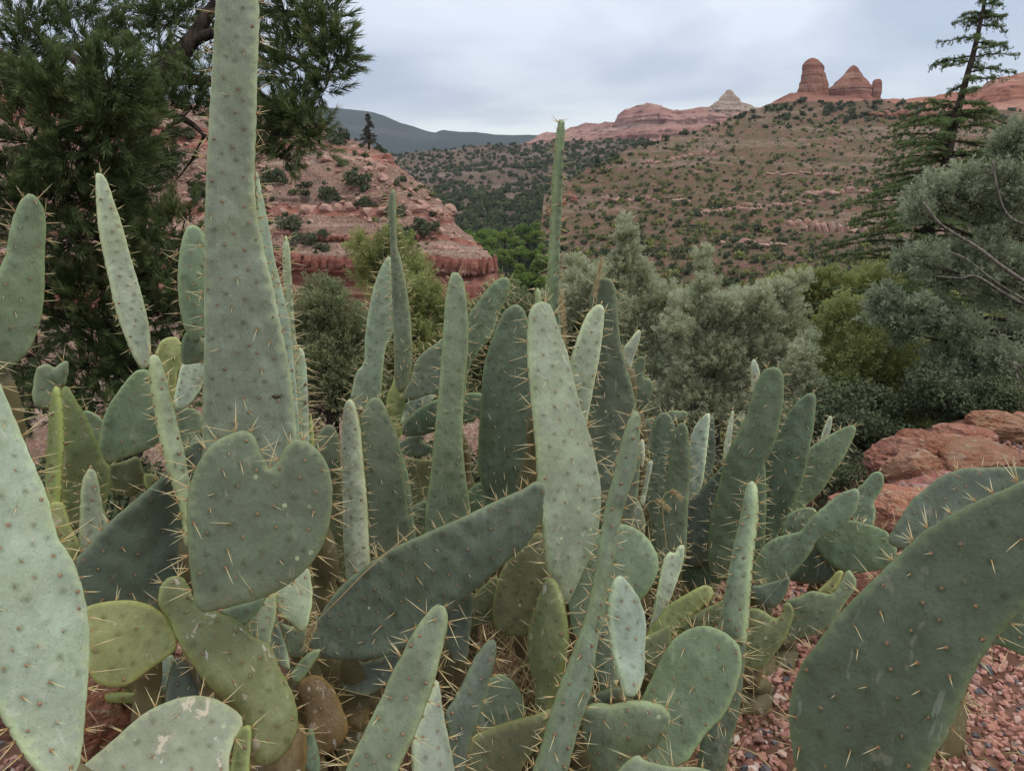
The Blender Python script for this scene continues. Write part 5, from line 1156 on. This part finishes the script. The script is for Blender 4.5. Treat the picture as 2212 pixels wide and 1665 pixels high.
# --- left side, second rank
P('immensely tall straight pad rising out of the top of the picture', [
    ('F', '475,-40 470,40 465,130 458,240 452,340 446,440 442,540 440,650 438,760 434,850 432,950 430,1020 440,1120 500,1190 580,1190 632,1110 641,1030 640,950 632,850 622,780 605,700 590,620 575,560 560,480 552,400 556,280 559,170 563,60 560,-40 545,-130 515,-160 490,-130', 1.12, -8, 6, .013, 'b', dict(edge_len=1.0, wav=.8, spines=.6))])
P('narrow pale pad hiding close behind the right side of the tallest one', [
    ('F', '556,370 568,430 580,500 592,570 610,640 623,700 634,780 643,850 648,930 644,1010 600,1040 585,800 560,520', 1.24, 30, 4, .013, 'p')])
P('thin upright spear-like pad just right of the tallest pad, before the cliff', [
    ('F', '616,508 622,542 626,600 632,680 638,750 643,830 648,920 650,1000 628,1000 624,900 622,800 621,700 615,620 612,540', 1.36, 20, 0, .030, 'b', dict(wav=.4, spines=1.5))])
P('short pale slit-like pad, lowest in the row right of the tallest pad', [
    ('F', '648,748 657,790 660,850 663,940 664,1010 644,1010 642,930 640,850 643,780', 1.30, 20, 0, .030, 'p', dict(wav=.4, spines=1.5)),
    ('F', '668,905 672,895 677,925 678,965 660,970 664,930', 1.32, 0, 0, .01, 'y', dict(wav=.3))])
P('rounded pad hanging in at the left edge, against the pine', [
    ('F', '62,417 82,428 96,452 101,490 98,560 96,640 86,700 61,760 20,796 -10,806 -45,785 -70,700 -50,620 -10,590 10,555 18,515 26,478 42,438', 1.18, 6, 4, .012, 'g')])
P('pale slender pad tilted left on the branching plant under the pine', [
    ('F', '205,385 215,376 230,395 246,440 264,490 287,570 302,620 317,680 323,722 321,780 312,800 299,795 280,760 258,700 245,650 238,610 225,550 212,480', 1.42, 16, 14, .012, 'p', dict(label='pale slender upper pad', spines=.5, edge_len=.6)),
    ('M0', '815,745 885,738 902,800 962,860 992,950 1002,1100 942,1180 852,1230 722,1280 662,1307 610,1282 588,1230 600,1130 615,1040 650,950 700,880 760,800', 1.52, 4, 2, .013, 'g', dict(label='broad olive-green carrying pad', spines=.3, low=.8, edge_len=.6)),
    ('M0', '925,650 958,575 1010,548 1062,553 1084,600 1088,690 1062,760 1052,850 1047,960 1000,1010 955,900 930,760', 1.60, 10, 4, .012, 'y', dict(spines=.3, edge_len=.5, scar=.3)),
    ('M0', '500,988 560,998 617,1050 602,1130 590,1205 560,1172 528,1080', 1.60, 0, 0, .010, 'g', dict(spines=.3)),
    ('M0', '655,1310 740,1290 822,1260 862,1360 852,1450 792,1495 700,1482 648,1400', 1.60, 0, -6, .013, 'o', dict(spines=.2)),
    ('M0', '860,1370 932,1368 945,1420 880,1452', 1.6, 0, 0, .012, 'y', dict(spines=.3))])
P('green pads half hidden behind the left side of the tallest pad', [
    ('F', '403,492 424,487 441,510 454,600 448,700 424,742 400,712 387,660 383,600 389,540', 1.38, 6, 2, .011, 'g'),
    ('M0', '1112,518 1158,545 1235,562 1250,690 1170,703 1095,707 1078,650 1084,580', 1.42, 0, 0, .010, 'g'),
    ('M0', '1088,712 1150,695 1250,688 1230,790 1192,870 1142,940 1095,972 1050,967 1043,900 1060,810', 1.50, 10, 14, .010, 'p', dict(spines=.3, edge_len=.4)),
    ('M0', '1035,985 1100,968 1185,985 1230,1060 1210,1200 1090,1300 990,1265', 1.58, 0, 4, .011, 'g', dict(spines=.3))])
P('narrow pad seen nearly edge-on, leaning between the heart pad and the pine', [
    ('M0', '888,680 902,643 936,660 957,720 987,800 1012,900 1042,1000 1068,1100 1095,1200 1122,1350 1140,1500 1150,1750 1100,1800 1085,1650 1070,1550 1040,1450 1000,1320 970,1180 945,1080 930,980 910,880 895,780', 1.1, 26, 4, .016, 'b', dict(edge_len=.8))])
P('small notched pad with a tuft, highest of the yellowing plant at the far left', [
    ('M0', '190,900 204,790 220,730 262,708 300,714 325,730 350,710 385,688 407,700 406,770 390,830 360,850 330,900 300,962 250,977 208,950', 1.40, 10, 4, .013, 'g', dict(label='small notched top pad', spines=.2)),
    ('M0', '330,830 350,838 362,900 372,1000 377,1200 372,1350 367,1530 350,1640 310,1640 283,1480 275,1330 280,1150 290,1000 305,900', 1.26, -18, 0, .018, 'y', dict(label='narrow yellow edge-on pad', scar=.5, spines=.5, edge_len=.5)),
    ('B0', '300,65 378,62 412,160 442,240 472,300 450,420 380,440 328,300 308,180', 1.20, 0, 0, .018, 'y', dict(scar=.6, spines=.4)),
    ('M0', '368,850 410,843 452,920 502,1000 542,1080 584,1180 624,1280 660,1330 656,1450 636,1560 600,1680 420,1680 368,1500 365,1200 360,950', 1.40, 4, 0, .013, 'o', dict(scar=.25, spines=.4, low=.5))])
P('small blue-green upright pad beside the large pale left-edge pad', [
    ('M0', '480,1500 485,1430 505,1370 530,1333 556,1334 582,1380 602,1480 622,1580 647,1650 665,1780 670,1950 500,1960 470,1800 478,1600', 1.24, 8, 6, .011, 'b', dict(edge_len=.5))])
P('big dark slate-green pad tilted up behind the heart pad', [
    ('F', '163,1215 200,1170 240,1125 290,1080 340,1035 390,980 432,935 462,1000 452,1200 420,1265 365,1310 300,1340 200,1335 172,1275', 1.12, 0, -14, .012, 's', dict(wav=1.6, spines=.5))])
P('slate-purple pad low in the hollow under the scarred stem', [
    ('B0', '1048,988 1112,1020 1182,1090 1242,1160 1272,1230 1250,1330 1100,1330 1000,1300 993,1180 1018,1060', 1.2, 0, -10, .010, 's', dict(spines=.6)),
    ('B0', '870,1120 905,1050 980,980 1042,978 1012,1080 1002,1180 942,1215', 1.26, 10, 12, .010, 'p', dict(label='pale yellowish pad', spines=.1)),
    ('B0', '628,1198 750,1193 900,1208 992,1248 987,1292 900,1272 750,1257 640,1252', 1.32, 0, 4, .020, 'y', dict(spines=.2)),
    ('B0', '690,1420 740,1350 850,1300 960,1280 900,1330 800,1400 720,1470', 1.36, 0, 4, .016, 'o', dict(spines=.2))])
P('blue-green hanging pads under the right side of the heart pad', [
    ('B0', '1650,562 1740,510 1832,440 1862,520 1867,640 1842,780 1800,832 1740,782 1680,742 1645,680', 1.12, 10, 6, .011, 'b', dict(scar=.3, edge_len=.5)),
    ('B0', '1636,712 1682,830 1722,960 1730,1060 1650,1010 1612,900', 1.14, 0, 0, .010, 'b', dict(spines=.3)),
    ('B0', '1680,790 1742,798 1832,800 1836,940 1782,985 1725,960', 1.20, 0, -6, .012, 'd', dict(spines=.3)),
    ('B0', '1740,1080 1840,960 1920,940 1850,1060 1780,1140', 1.22, 0, 0, .012, 'g', dict(spines=.3))])
P('old brown woody pads at the foot of the clump, dark and corky', [
    ('B0', '1780,1150 1850,1090 1932,1108 2002,1180 2052,1300 2084,1400 2042,1500 1962,1560 1900,1580 1850,1480 1828,1300', 1.20, 0, -4, .020, 'n', dict(scar=.6, spines=.2)),
    ('B1', '118,1208 250,1205 246,1350 195,1430 130,1405 103,1320', 1.32, 0, 0, .025, 'n', dict(scar=.5, spines=.2)),
    ('B0', '1800,1490 1862,1410 1890,1480 1915,1600 1900,1700 1800,1700', 1.12, 0, 0, .012, 'd', dict(spines=.5))])
# --- middle
P('long dark pad slanting up to the right across the middle', [
    ('F', '663,1400 668,1368 690,1330 730,1275 790,1225 850,1184 920,1150 1000,1114 1070,1079 1130,1054 1158,1038 1180,1055 1176,1110 1142,1170 1090,1215 1040,1260 980,1312 930,1360 870,1402 810,1427 740,1432 690,1422', 1.25, 0, -14, .013, 's', dict(wav=1.4, spines=.45, low=0))])
P('blue-grey pad lying under the long slanting one', [
    ('B1', '78,1130 90,1060 140,1028 300,998 402,938 442,980 402,1080 332,1160 242,1212 160,1207 98,1182', 1.30, 4, 4, .011, 's', dict(spines=.6))])
P('olive spotted pad half hidden behind the pale central blade', [
    ('B1', '998,790 988,680 1008,560 1050,440 1110,360 1182,288 1260,235 1330,300 1330,500 1292,650 1212,840 1100,857 1030,842', 1.45, 4, -4, .012, 'o', dict(spines=.25)),
    ('B1', '860,640 950,540 1015,495 1010,700 972,765 860,795', 1.52, 0, -6, .011, 'o', dict(spines=.3))])
P('small slate pad hanging beneath the upper end of the slanting pad', [
    ('B1', '705,690 780,640 864,590 864,720 842,950 820,1000 770,1004 722,950 700,850', 1.36, 0, -8, .010, 's', dict(spines=.4))])
P('blue-sided narrow pad with a green rim, leftmost of the tall middle row', [
    ('M1', '95,1000 110,940 135,913 160,935 177,1000 192,1100 202,1250 218,1400 234,1550 246,1720 262,1900 270,2060 150,2080 100,1800 80,1400 76,1200', 1.50, -16, 0, .018, 'b', dict(edge_len=.8))])
P('dark green round-topped pad standing second in the tall middle row', [
    ('M1', '198,1020 225,950 260,910 300,908 332,940 362,1010 402,1100 427,1170 447,1300 467,1450 484,1600 500,1850 250,1850 230,1550 205,1300 193,1120', 1.55, 6, 0, .012, 'd', dict(edge_len=.8)),
    ('M1', '428,1195 452,1250 482,1350 498,1450 512,1600 526,1800 485,1830 462,1480', 1.60, 14, 0, .012, 'g', dict(edge_len=.8))])
P('tall even-sided grey-green pad before the cliff ledge, third of the middle row', [
    ('M1', '740,165 770,156 797,175 817,230 832,330 842,470 841,600 832,700 816,830 809,1000 806,1150 822,1350 852,1550 862,1700 860,1850 740,1930 600,1850 585,1600 610,1400 630,1250 645,1050 660,900 675,700 690,500 700,350 715,250', 1.60, 5, 3, .013, 'g', dict(edge_len=.7))])
P('green pad leaning right behind the even-sided tall one', [
    ('M1', '835,430 880,360 930,290 980,230 1030,194 1070,188 1091,215 1087,280 1052,350 1022,420 992,520 962,570 912,625 862,700 832,800 815,1000 765,1120 705,1000 720,800 790,600', 1.92, -4, 0, .012, 'g', dict(edge_len=.8))])
P('broad dark pointed pad left of the pale central blade', [
    ('M1', '930,740 960,620 985,550 1010,480 1050,400 1100,358 1142,354 1177,390 1202,460 1220,560 1250,800 1270,1100 1290,1450 1200,1600 1080,1620 970,1580 920,1430 898,1300 900,1150 915,950', 1.72, 2, -5, .013, 'd', dict(edge_len=.9, scar=.08, spines=.55))])
P('pale speckled blade in the centre, tall with a green left rim', [
    ('M1', '1220,420 1240,350 1275,323 1322,324 1352,360 1377,440 1402,530 1432,620 1452,720 1472,830 1492,940 1532,1080 1562,1200 1592,1330 1612,1450 1612,1600 1600,1720 1570,1830 1520,1950 1460,2100 1420,2160 1372,2060 1310,1940 1280,1780 1258,1600 1240,1500 1234,1300 1224,1100 1214,900 1208,650', 1.33, 26, 8, .016, 'b', dict(scar=.45, edge_len=1.15, label=None))])
P('tiny pale pad tip peeping over the left shoulder of the central blade', [
    ('M1', '1240,330 1238,270 1250,247 1266,270 1278,330 1290,500 1330,900 1285,920 1250,700 1240,460', 1.42, 10, 0, .012, 'b', dict(edge_len=.5))])
P('tall thin spear-like pad seen edge-on, highest above the valley', [
    ('M1', '1375,-690 1382,-752 1390,-766 1398,-752 1405,-690 1399,-570 1392,-370 1386,-170 1380,0 1377,200 1380,400 1400,700 1325,700 1323,300 1332,0 1342,-250 1351,-450 1363,-600', 1.52, 24, 0, .032, 'g', dict(wav=.3, spines=2.0, edge_len=.9))])
P('pale slim pad leaning right of the central blade', [
    ('M1', '1448,690 1480,580 1520,480 1560,400 1600,358 1630,345 1652,365 1652,430 1637,550 1612,700 1592,800 1572,920 1552,1040 1540,1140 1500,1140 1470,950 1450,780', 1.46, 18, 4, .012, 'p', dict(scar=.3, edge_len=.8))])
P('big dark green pad with eaten brown scars, right of the central blade', [
    ('M1', '1562,380 1580,260 1602,210 1640,188 1692,198 1717,240 1732,330 1742,480 1757,600 1782,700 1812,800 1834,900 1850,1000 1866,1150 1866,1350 1846,1550 1810,1750 1640,1780 1570,1500 1556,1200 1565,900 1572,650', 1.62, 2, -3, .013, 'd', dict(scar=.25, edge_len=.8))])
P('little white-grey pad tip against the cypress, right of the scarred pad', [
    ('M1', '1765,620 1800,570 1840,518 1862,501 1872,530 1857,600 1832,670 1810,735 1775,700', 1.8, 20, 6, .010, 'p', dict(edge_len=.5))])
P('dark two-lobed pad farther back against the cypress', [
    ('M1', '1822,920 1812,760 1828,690 1868,663 1902,680 1894,785 1920,786 1946,828 1942,880 1905,960 1860,1000', 2.0, 4, 0, .012, 'd', dict(edge_len=.5))])
P('round grey-green pad behind the long two-toned leaning pad', [
    ('B1', '1436,600 1480,470 1520,350 1580,258 1660,208 1750,186 1832,208 1902,260 1952,330 1978,400 1972,480 1932,570 1882,635 1800,720 1620,900 1480,860', 1.34, 0, 6, .013, 'g', dict(edge_len=.9, spines=.5))])
P('small pale notched pad right of the round one', [
    ('B1', '1910,860 1930,750 1960,600 1990,470 2020,378 2058,348 2076,366 2090,330 2118,308 2138,328 2124,430 2084,550 2044,650 1994,760 1950,860', 1.42, 22, 6, .011, 'p', dict(edge_len=.7))])
P('olive pad with a chewed top edge left of the round-topped pad', [
    ('B1', '1895,870 1980,822 2038,790 2054,840 2054,950 2002,1055 1930,1090 1890,1000', 1.27, 0, 0, .011, 'o', dict(spines=.4))])
P('bright yellow-green pad pointing right, low in the middle distance', [
    ('B2', '20,740 80,672 150,630 230,580 290,553 332,563 348,600 332,640 272,692 202,762 150,832 60,870 -20,910 -70,880', 1.33, 0, 10, .013, 'y', dict(edge_len=.6, spines=.5)),
    ('B2', '150,810 200,750 280,700 350,668 410,645 410,760 330,802 230,852', 1.30, 0, -6, .012, 'o', dict(edge_len=.8))])
P('small green pad top behind the leaning two-toned pad', [
    ('M1', '1758,1550 1800,1520 1852,1523 1882,1570 1897,1640 1894,1720 1860,1790 1755,1740', 1.72, 4, 4, .011, 'g', dict(edge_len=.5, spines=.4))])
P('dark round-shouldered pad at the left of the far trio', [
    ('M1', '1895,1500 1920,1300 1935,1150 1955,1040 1990,998 2032,998 2062,1040 2078,1100 2090,1300 2088,1600 2040,1900 1900,1850', 1.9, 2, 0, .012, 'd', dict(edge_len=.7)),
    ('M1', '2035,990 2100,986 2146,992 2148,1030 2104,1052 2056,1044', 2.1, 0, 6, .010, 'g', dict(edge_len=.4)),
    ('M1', '1860,1070 1955,1036 1945,1180 1890,1230', 2.05, 0, 4, .010, 'g', dict(edge_len=.5))])
P('slim dark pad in front of the far trio', [
    ('M1', '1990,1600 2028,1400 2048,1250 2063,1130 2093,1068 2125,1058 2152,1090 2162,1200 2168,1350 2160,1500 2152,1650 2140,1850 2100,1950 1950,1950', 1.75, 0, 0, .013, 'd', dict(edge_len=.8))])
P('dead grey cactus twig between the leaning pad and the far trio', [
    ('M1', '1868,1540 1895,1400 1912,1300 1930,1285 1945,1300 1920,1420 1890,1550', 1.78, 0, 0, .010, 'p', dict(spines=.2)),
    ('M1', '1862,1240 1868,1170 1880,1155 1893,1180 1896,1260 1880,1330', 1.85, 0, 0, .010, 'p', dict(spines=.8, edge_len=.5))], stem=True)
P('whitish pad with a blue-shadowed twin, brightest of the far pads', [
    ('M2', '192,1240 225,1110 270,1038 315,998 328,1010 318,1150 300,1300 275,1440 225,1510 185,1520', 2.0, -22, 10, .009, 'p', dict(edge_len=.6, label='whitish pad')),
    ('M2', '300,1110 326,1020 346,1030 357,1200 347,1320 302,1400 268,1440', 2.06, 26, 0, .010, 's', dict(edge_len=.5, label='blue-grey twin pad'))])
P('thin white-edged far pad against the shrubs, left of the large dark paddle', [
    ('M2', '410,1190 430,1090 455,988 467,1000 462,1070 452,1170 432,1260 402,1290', 2.1, 24, 0, .011, 'p', dict(edge_len=.7)),
    ('M2', '445,1120 468,1040 500,1023 522,1060 505,1130 452,1170', 2.2, 0, 0, .010, 'd', dict(edge_len=.4))])
# --- right group
P('tall dark green paddle with a ragged brown top, main pad of the right group', [
    ('M2', '618,792 650,740 702,723 742,733 767,780 772,850 767,940 747,1050 722,1150 692,1230 655,1300 660,1350 664,1500 658,1700 640,1900 500,2000 330,1950 325,1650 360,1500 390,1380 415,1280 450,1190 500,1100 540,1020 570,920 590,850', 1.8, 4, -3, .013, 'd', dict(edge_len=.8)),
    ('M2', '572,800 568,720 585,678 607,700 624,770 604,850 580,880', 1.95, 20, 4, .010, 'p', dict(edge_len=.4, label='pale pad tip'))])
P('dark pointed pad standing second in the right group', [
    ('M2', '650,1310 690,1210 722,1150 762,1060 802,990 850,930 902,888 942,878 960,910 957,1000 947,1100 927,1200 907,1300 882,1400 842,1510 792,1620 740,1720 680,1790 630,1740 640,1520', 1.95, -3, -3, .012, 'd', dict(edge_len=.7))])
P('green pad leaning far right, third and highest-reaching rightward of the right group', [
    ('M2', '905,1260 932,1198 1000,1158 1080,1109 1150,1078 1190,1070 1198,1110 1172,1180 1142,1240 1112,1290 1072,1340 1022,1430 962,1500 892,1560 822,1640 780,1640 840,1480 885,1370', 2.1, -2, 2, .012, 'g', dict(edge_len=.7)),
    ('M2', '988,1160 1010,1080 1040,1018 1057,1030 1047,1100 1022,1160', 2.3, 20, 0, .009, 'p', dict(edge_len=.5))])
P('slate-blue pad filling the gap between the whitish pad and the dark paddle', [
    ('M2', '180,1540 260,1470 350,1370 425,1305 420,1500 360,1720 300,1900 180,1900 165,1680', 1.9, 2, -4, .012, 's', dict(edge_len=.7))])
P('grey-green double pad sweeping up to the right, low in the right group', [
    ('B2', '630,340 680,290 750,258 862,233 892,198 942,138 1012,78 1102,8 1170,-18 1203,-26 1222,0 1217,50 1192,120 1132,190 1042,242 962,290 932,350 882,420 822,482 742,534 640,545 592,545 585,470 598,400', 1.72, 0, -4, .012, 'g', dict(edge_len=.5, spines=.3, label='sweeping double-waisted pad')),
    ('B2', '762,212 790,138 850,98 922,88 962,110 905,195 862,240 760,255', 1.82, 0, 0, .012, 'g', dict(edge_len=.5, scar=.3))])
P('upright narrow-waisted pad before the red boulders', [
    ('M2', '1208,1450 1240,1420 1290,1364 1332,1348 1362,1368 1367,1420 1342,1480 1307,1532 1318,1580 1312,1650 1292,1705 1230,1730 1180,1695 1185,1600 1205,1540', 1.9, 0, 0, .011, 'g', dict(edge_len=.6, spines=.4))])
P('long-spined green pad lying beside the gravel, right group', [
    ('B2', '955,300 1010,230 1080,190 1160,163 1250,183 1332,208 1392,240 1404,280 1444,340 1434,400 1382,450 1300,472 1180,484 1080,455 995,385', 1.78, 0, 8, .013, 'd', dict(edge_len=1.1, spines=1.5)),
    ('B2', '925,345 958,308 1012,370 1072,440 1124,472 1062,532 960,548 850,533 795,512 868,430', 1.82, 0, -12, .012, 'd', dict(edge_len=.7))])
P('broad blue-green pad behind the closest right-hand pad', [
    ('M2', '1438,1668 1480,1600 1530,1520 1602,1460 1702,1380 1802,1338 1882,1323 2050,1323 2204,1323 2350,1370 2420,1560 2250,1760 1900,1830 1560,1822 1440,1805 1388,1760', 1.35, 2, 8, .013, 's', dict(edge_len=.9))])
P('olive pad torn into a horned edge at the gravel, nearest of the torn ones', [
    ('B2', '545,705 602,690 652,710 702,747 740,742 766,702 764,662 800,658 827,700 822,760 782,860 742,930 702,980 642,1045 560,1060 525,1000 535,850', 1.52, 0, -2, .011, 'o', dict(spines=.4, edge_len=.7)),
    ('B2', '520,1045 610,1030 640,1060 625,1150 600,1165 515,1165', 1.55, 0, 0, .02, 'n', dict(scar=.8, spines=0.0, label='orange-brown corky stump'))])
P('grey-green torn pad with a hooked point, between gravel and right group', [
    ('B2', '775,650 860,618 930,588 1000,598 1052,604 1090,562 1130,490 1155,460 1182,488 1204,530 1194,580 1134,660 1102,722 1052,782 982,832 862,872 775,895 795,780 825,700', 1.70, 0, -3, .011, 'g', dict(spines=.3, edge_len=.5)),
    ('B2', '965,595 1040,520 1090,468 1124,480 1084,570 1030,605', 1.76, 0, 6, .014, 'y', dict(spines=.1, label='yellow-brown withered pad'))])
P('dark slate pad with a pale curled dry rim behind the torn pads', [
    ('B2', '575,560 640,550 740,520 790,505 800,505 798,560 772,622 742,662 682,690 595,640', 1.66, 0, -6, .010, 's', dict(spines=.3, edge_len=.5, scar=.3))])
# --- back rank of the middle
P('bent pair of stacked grey-green pads before the olive juniper', [
    ('M1', '150,850 172,760 215,705 222,640 222,560 238,420 268,270 308,150 348,78 376,68 390,200 403,400 398,500 352,600 335,700 327,800 318,900 300,960 200,985 143,920', 2.0, -6, 6, .012, 'b', dict(edge_len=.8, label=None))])
P('branching plant with a yellowish stem carrying a slender whip-tipped pad and dark leaning pads', [
    ('M1', '358,-250 370,-320 387,-347 403,-310 408,-150 413,0 442,100 472,250 492,400 504,550 507,700 492,800 452,872 425,872 403,800 398,600 383,300 368,0 358,-150', 1.92, -12, 4, .014, 'g', dict(edge_len=.9, spines=1.3, label='slender pad with a long whip-like tip')),
    ('M1', '385,830 402,768 442,875 464,920 444,1040 444,1140 390,1150 345,1060 355,900', 2.02, 0, 0, .014, 'y', dict(spines=.3)),
    ('M1', '500,780 520,700 580,630 640,588 700,555 730,700 700,865 600,893 500,925 452,922 458,870', 2.0, 2, 2, .012, 'g', dict(edge_len=.8)),
    ('M1', '458,1060 520,990 600,938 700,898 820,883 925,888 935,990 850,1052 700,1092 560,1132 448,1138', 1.94, 0, -14, .012, 'd', dict(edge_len=.8)),
    ('M1', '440,1065 458,950 560,898 655,885 580,965 500,1015', 2.04, 14, 14, .010, 'p', dict(spines=.3)),
    ('M1', '425,1180 500,1138 570,1128 562,1170 622,1202 592,1252 500,1255 438,1235', 2.0, 0, 4, .011, 'g', dict(spines=.2)),
    ('M1', '445,1290 560,1278 660,1300 662,1500 562,1570 475,1510', 2.1, 0, -4, .012, 'o', dict(spines=.3))])
P('short green pad at the left end of the middle row, behind the heart pad', [
    ('M0', '1880,1180 1938,1080 1990,1072 2022,1130 2034,1230 2014,1350 1950,1410 1880,1330', 1.62, 4, 0, .012, 'd', dict(edge_len=.8)),
    ('M0', '1965,1365 2040,1335 2064,1500 2070,1900 1960,1950 1950,1600', 1.66, 0, -4, .012, 'o', dict(edge_len=.6, spines=.4))])
# dark lower pads that close the clump behind the front rank
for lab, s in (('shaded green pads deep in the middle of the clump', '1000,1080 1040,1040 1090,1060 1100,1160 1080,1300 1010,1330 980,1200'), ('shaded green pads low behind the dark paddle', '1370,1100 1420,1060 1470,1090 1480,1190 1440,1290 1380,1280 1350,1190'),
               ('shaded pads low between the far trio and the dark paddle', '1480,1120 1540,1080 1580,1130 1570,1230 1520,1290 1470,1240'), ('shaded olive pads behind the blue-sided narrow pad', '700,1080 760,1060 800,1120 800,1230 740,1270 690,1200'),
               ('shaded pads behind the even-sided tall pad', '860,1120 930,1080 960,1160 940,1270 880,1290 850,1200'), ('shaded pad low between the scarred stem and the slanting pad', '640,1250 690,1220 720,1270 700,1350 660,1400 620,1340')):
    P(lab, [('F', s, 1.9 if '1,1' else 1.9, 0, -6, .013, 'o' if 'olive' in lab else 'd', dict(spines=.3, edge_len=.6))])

# ------------------------------------------------------------------ grasses, litter, insect
def straw(name, centers, mat, label=None, hmin=.12, hmax=.4, lean=.5, w=.0016):
    b = MB()
    for x, y, d, n, rad in centers:
        c = W(x, y, d)
        for q in range(n):
            a, rr = rng.uniform(0, 6.283), rad * math.sqrt(rng.uniform()); p = c + (rr * math.cos(a), rr * math.sin(a), 0); p[2] = gz(p[0], p[1])
            h = rng.uniform(hmin, hmax); d2 = rng.normal(size=2) * lean * h; t = np.linspace(0, 1, 6)[:, None]
            pts = p + np.array((0, 0, h)) * (t - .35 * t ** 2 * rng.uniform(0, 1.2)) + np.array((d2[0], d2[1], 0)) * t ** 1.6
            s = norm(rng.normal(size=3) * (1, 1, .2)) * w; wv = np.array([1, 1, .9, .8, .55, .1])[:, None]
            V = np.concatenate((pts - s * wv, pts + s * wv)); F = [[i, i + 1, i + 7, i + 6] for i in range(5)]; b.add(V, F, np.tile(t[:, 0] * rng.uniform(.5, 1), 2))
    tag(b.build(name, mat, attr='t'), label, None, None, 'stuff')
straw('dry_grass', [(1190, 1560, 1.9, 330, .16), (1150, 1420, 2.1, 120, .2), (1000, 1480, 2.0, 70, .15), (640, 1560, 1.8, 60, .15), (760, 1600, 1.75, 60, .14), (450, 1480, 1.8, 60, .16), (1480, 1480, 2.0, 40, .2), (1650, 1420, 2.2, 20, .2), (900, 1600, 1.8, 60, .15)], M_STRAW)
straw('green_grass', [(1030, 1300, 2.45, 70, .10), (940, 1300, 2.55, 30, .12), (1500, 1300, 2.5, 20, .2)], M_GRASS, None, .3, .75, .35, .0018)
# twigs and chips of dry pad under the clump
b = MB()
for q in range(900):
    x, y = rng.uniform(-1.5, 1.3), rng.uniform(1.2, 2.9); z = gz(x, y) + rng.uniform(.004, .03); a = rng.uniform(0, 6.28); l = rng.uniform(.02, .11)
    V, F = tube(curve([(x, y, z), (x + .5 * l * math.cos(a), y + .5 * l * math.sin(a), z + rng.uniform(0, .02)), (x + l * math.cos(a + .3), y + l * math.sin(a + .3), z)], 4), rng.uniform(.0009, .003), 4); b.add(V, F, rng.uniform(0, .8))
tag(b.build('litter', M_STRAW, attr='t'), None, None, None, 'stuff')
def foxtail(pts, d, head, label, hr=.009):
    c = np.array([W(x, y, d * DS) for x, y in pts]); base = c[0].copy(); t = thing('grass_stalk', base, label, 'grass stalk', 'dry seed-headed grass stalks')
    P_ = curve(c, 30); b = MB(); V, F = tube(P_, np.linspace(.0016, .0009, 30), 5); b.add(V, F, .6); b.build('stem', M_STRAW, t, base, attr='t')
    b = MB(); k = int(30 * (1 - head)); n = 260; u = rng.uniform(k, 28.9, n); i = u.astype(int); f = (u - i)[:, None]; q = P_[i] * (1 - f) + P_[i + 1] * f; ax = norm(P_[i + 1] - P_[i]); o = norm(np.cross(ax, rng.normal(size=(n, 3))))
    V, F = scatter(np.array([(-.0012, 0, 0), (.0012, 0, 0), (0, 0, .016)]), np.array([[0, 1, 2]]), q, norm(ax + o * .9), rng.uniform(.7, 1.2, n)); b.add(V, F, .75); b.build('seed_head', M_STRAW, t, base, attr='t')
foxtail([(1222, 980), (1222, 860), (1221, 780), (1218, 700), (1212, 640)], 1.42, .42, 'dry seed head standing between the central blade and the scarred pad')
foxtail([(1255, 800), (1268, 720), (1282, 650), (1292, 600), (1300, 560)], 1.58, .5, 'orange-brown seed head behind the top of the scarred pad')
foxtail([(900, 1140), (800, 1225), (740, 1285), (700, 1325), (672, 1360), (660, 1400)], 1.17, .32, 'drooping dry seed head across the slanting pad')
foxtail([(1400, 1180), (1385, 1120), (1402, 1085), (1425, 1084), (1445, 1100)], 1.66, .4, 'curled dry seed head before the far trio')
foxtail([(1440, 1180), (1432, 1110), (1434, 1070), (1452, 1062), (1470, 1075)], 1.7, .35, 'bent thin grass head left of the slim dark pad')
# the insect caught on a spine of the tallest pad
ic = W(596, 857, 1.085 * DS); t = thing('insect', ic, 'small dark brown insect clinging to a spine on the tallest pad', 'insect')
M_BUG = G('insect_shell').done((.05, .035, .02), .5, .4)
V, F = ICO[2]; mk('body', V * (.0075, .004, .0045), F, M_BUG, None, True, t, (0, 0, 0)); mk('head', V * .003, F, M_BUG, None, True, t, (.0085, 0, .001))
for s in (-1, 1):
    for k in (-1, 0, 1):
        V, F = tube(curve([(k * .004, 0, 0), (k * .007 + .002, s * .006, .004), (k * .010 + .002, s * .012, -.004)], 6), .0007, 4); mk('leg', V, F, M_BUG, None, True, t, (0, 0, 0))
# ------------------------------------------------------------------ air between here and the mesa
V = np.array([(x, y, z) for x in (-7300, 7300) for y in (-7300, 7300) for z in (-34, 1500)], float)
F = np.array([(0, 1, 3, 2), (4, 6, 7, 5), (0, 4, 5, 1), (2, 3, 7, 6), (0, 2, 6, 4), (1, 5, 7, 3)])
hm, ht = newmat('haze')
pv = ht.nodes.new('ShaderNodeVolumePrincipled'); ho = ht.nodes.new('ShaderNodeOutputMaterial')
pv.inputs['Color'].default_value = (.70, .84, 1.0, 1); pv.inputs['Density'].default_value = HAZE = 8e-5; pv.inputs['Anisotropy'].default_value = .2
ht.links.new(pv.outputs[0], ho.inputs['Volume'])
h = mk('haze', V, F, hm); tag(h, kind='stuff')
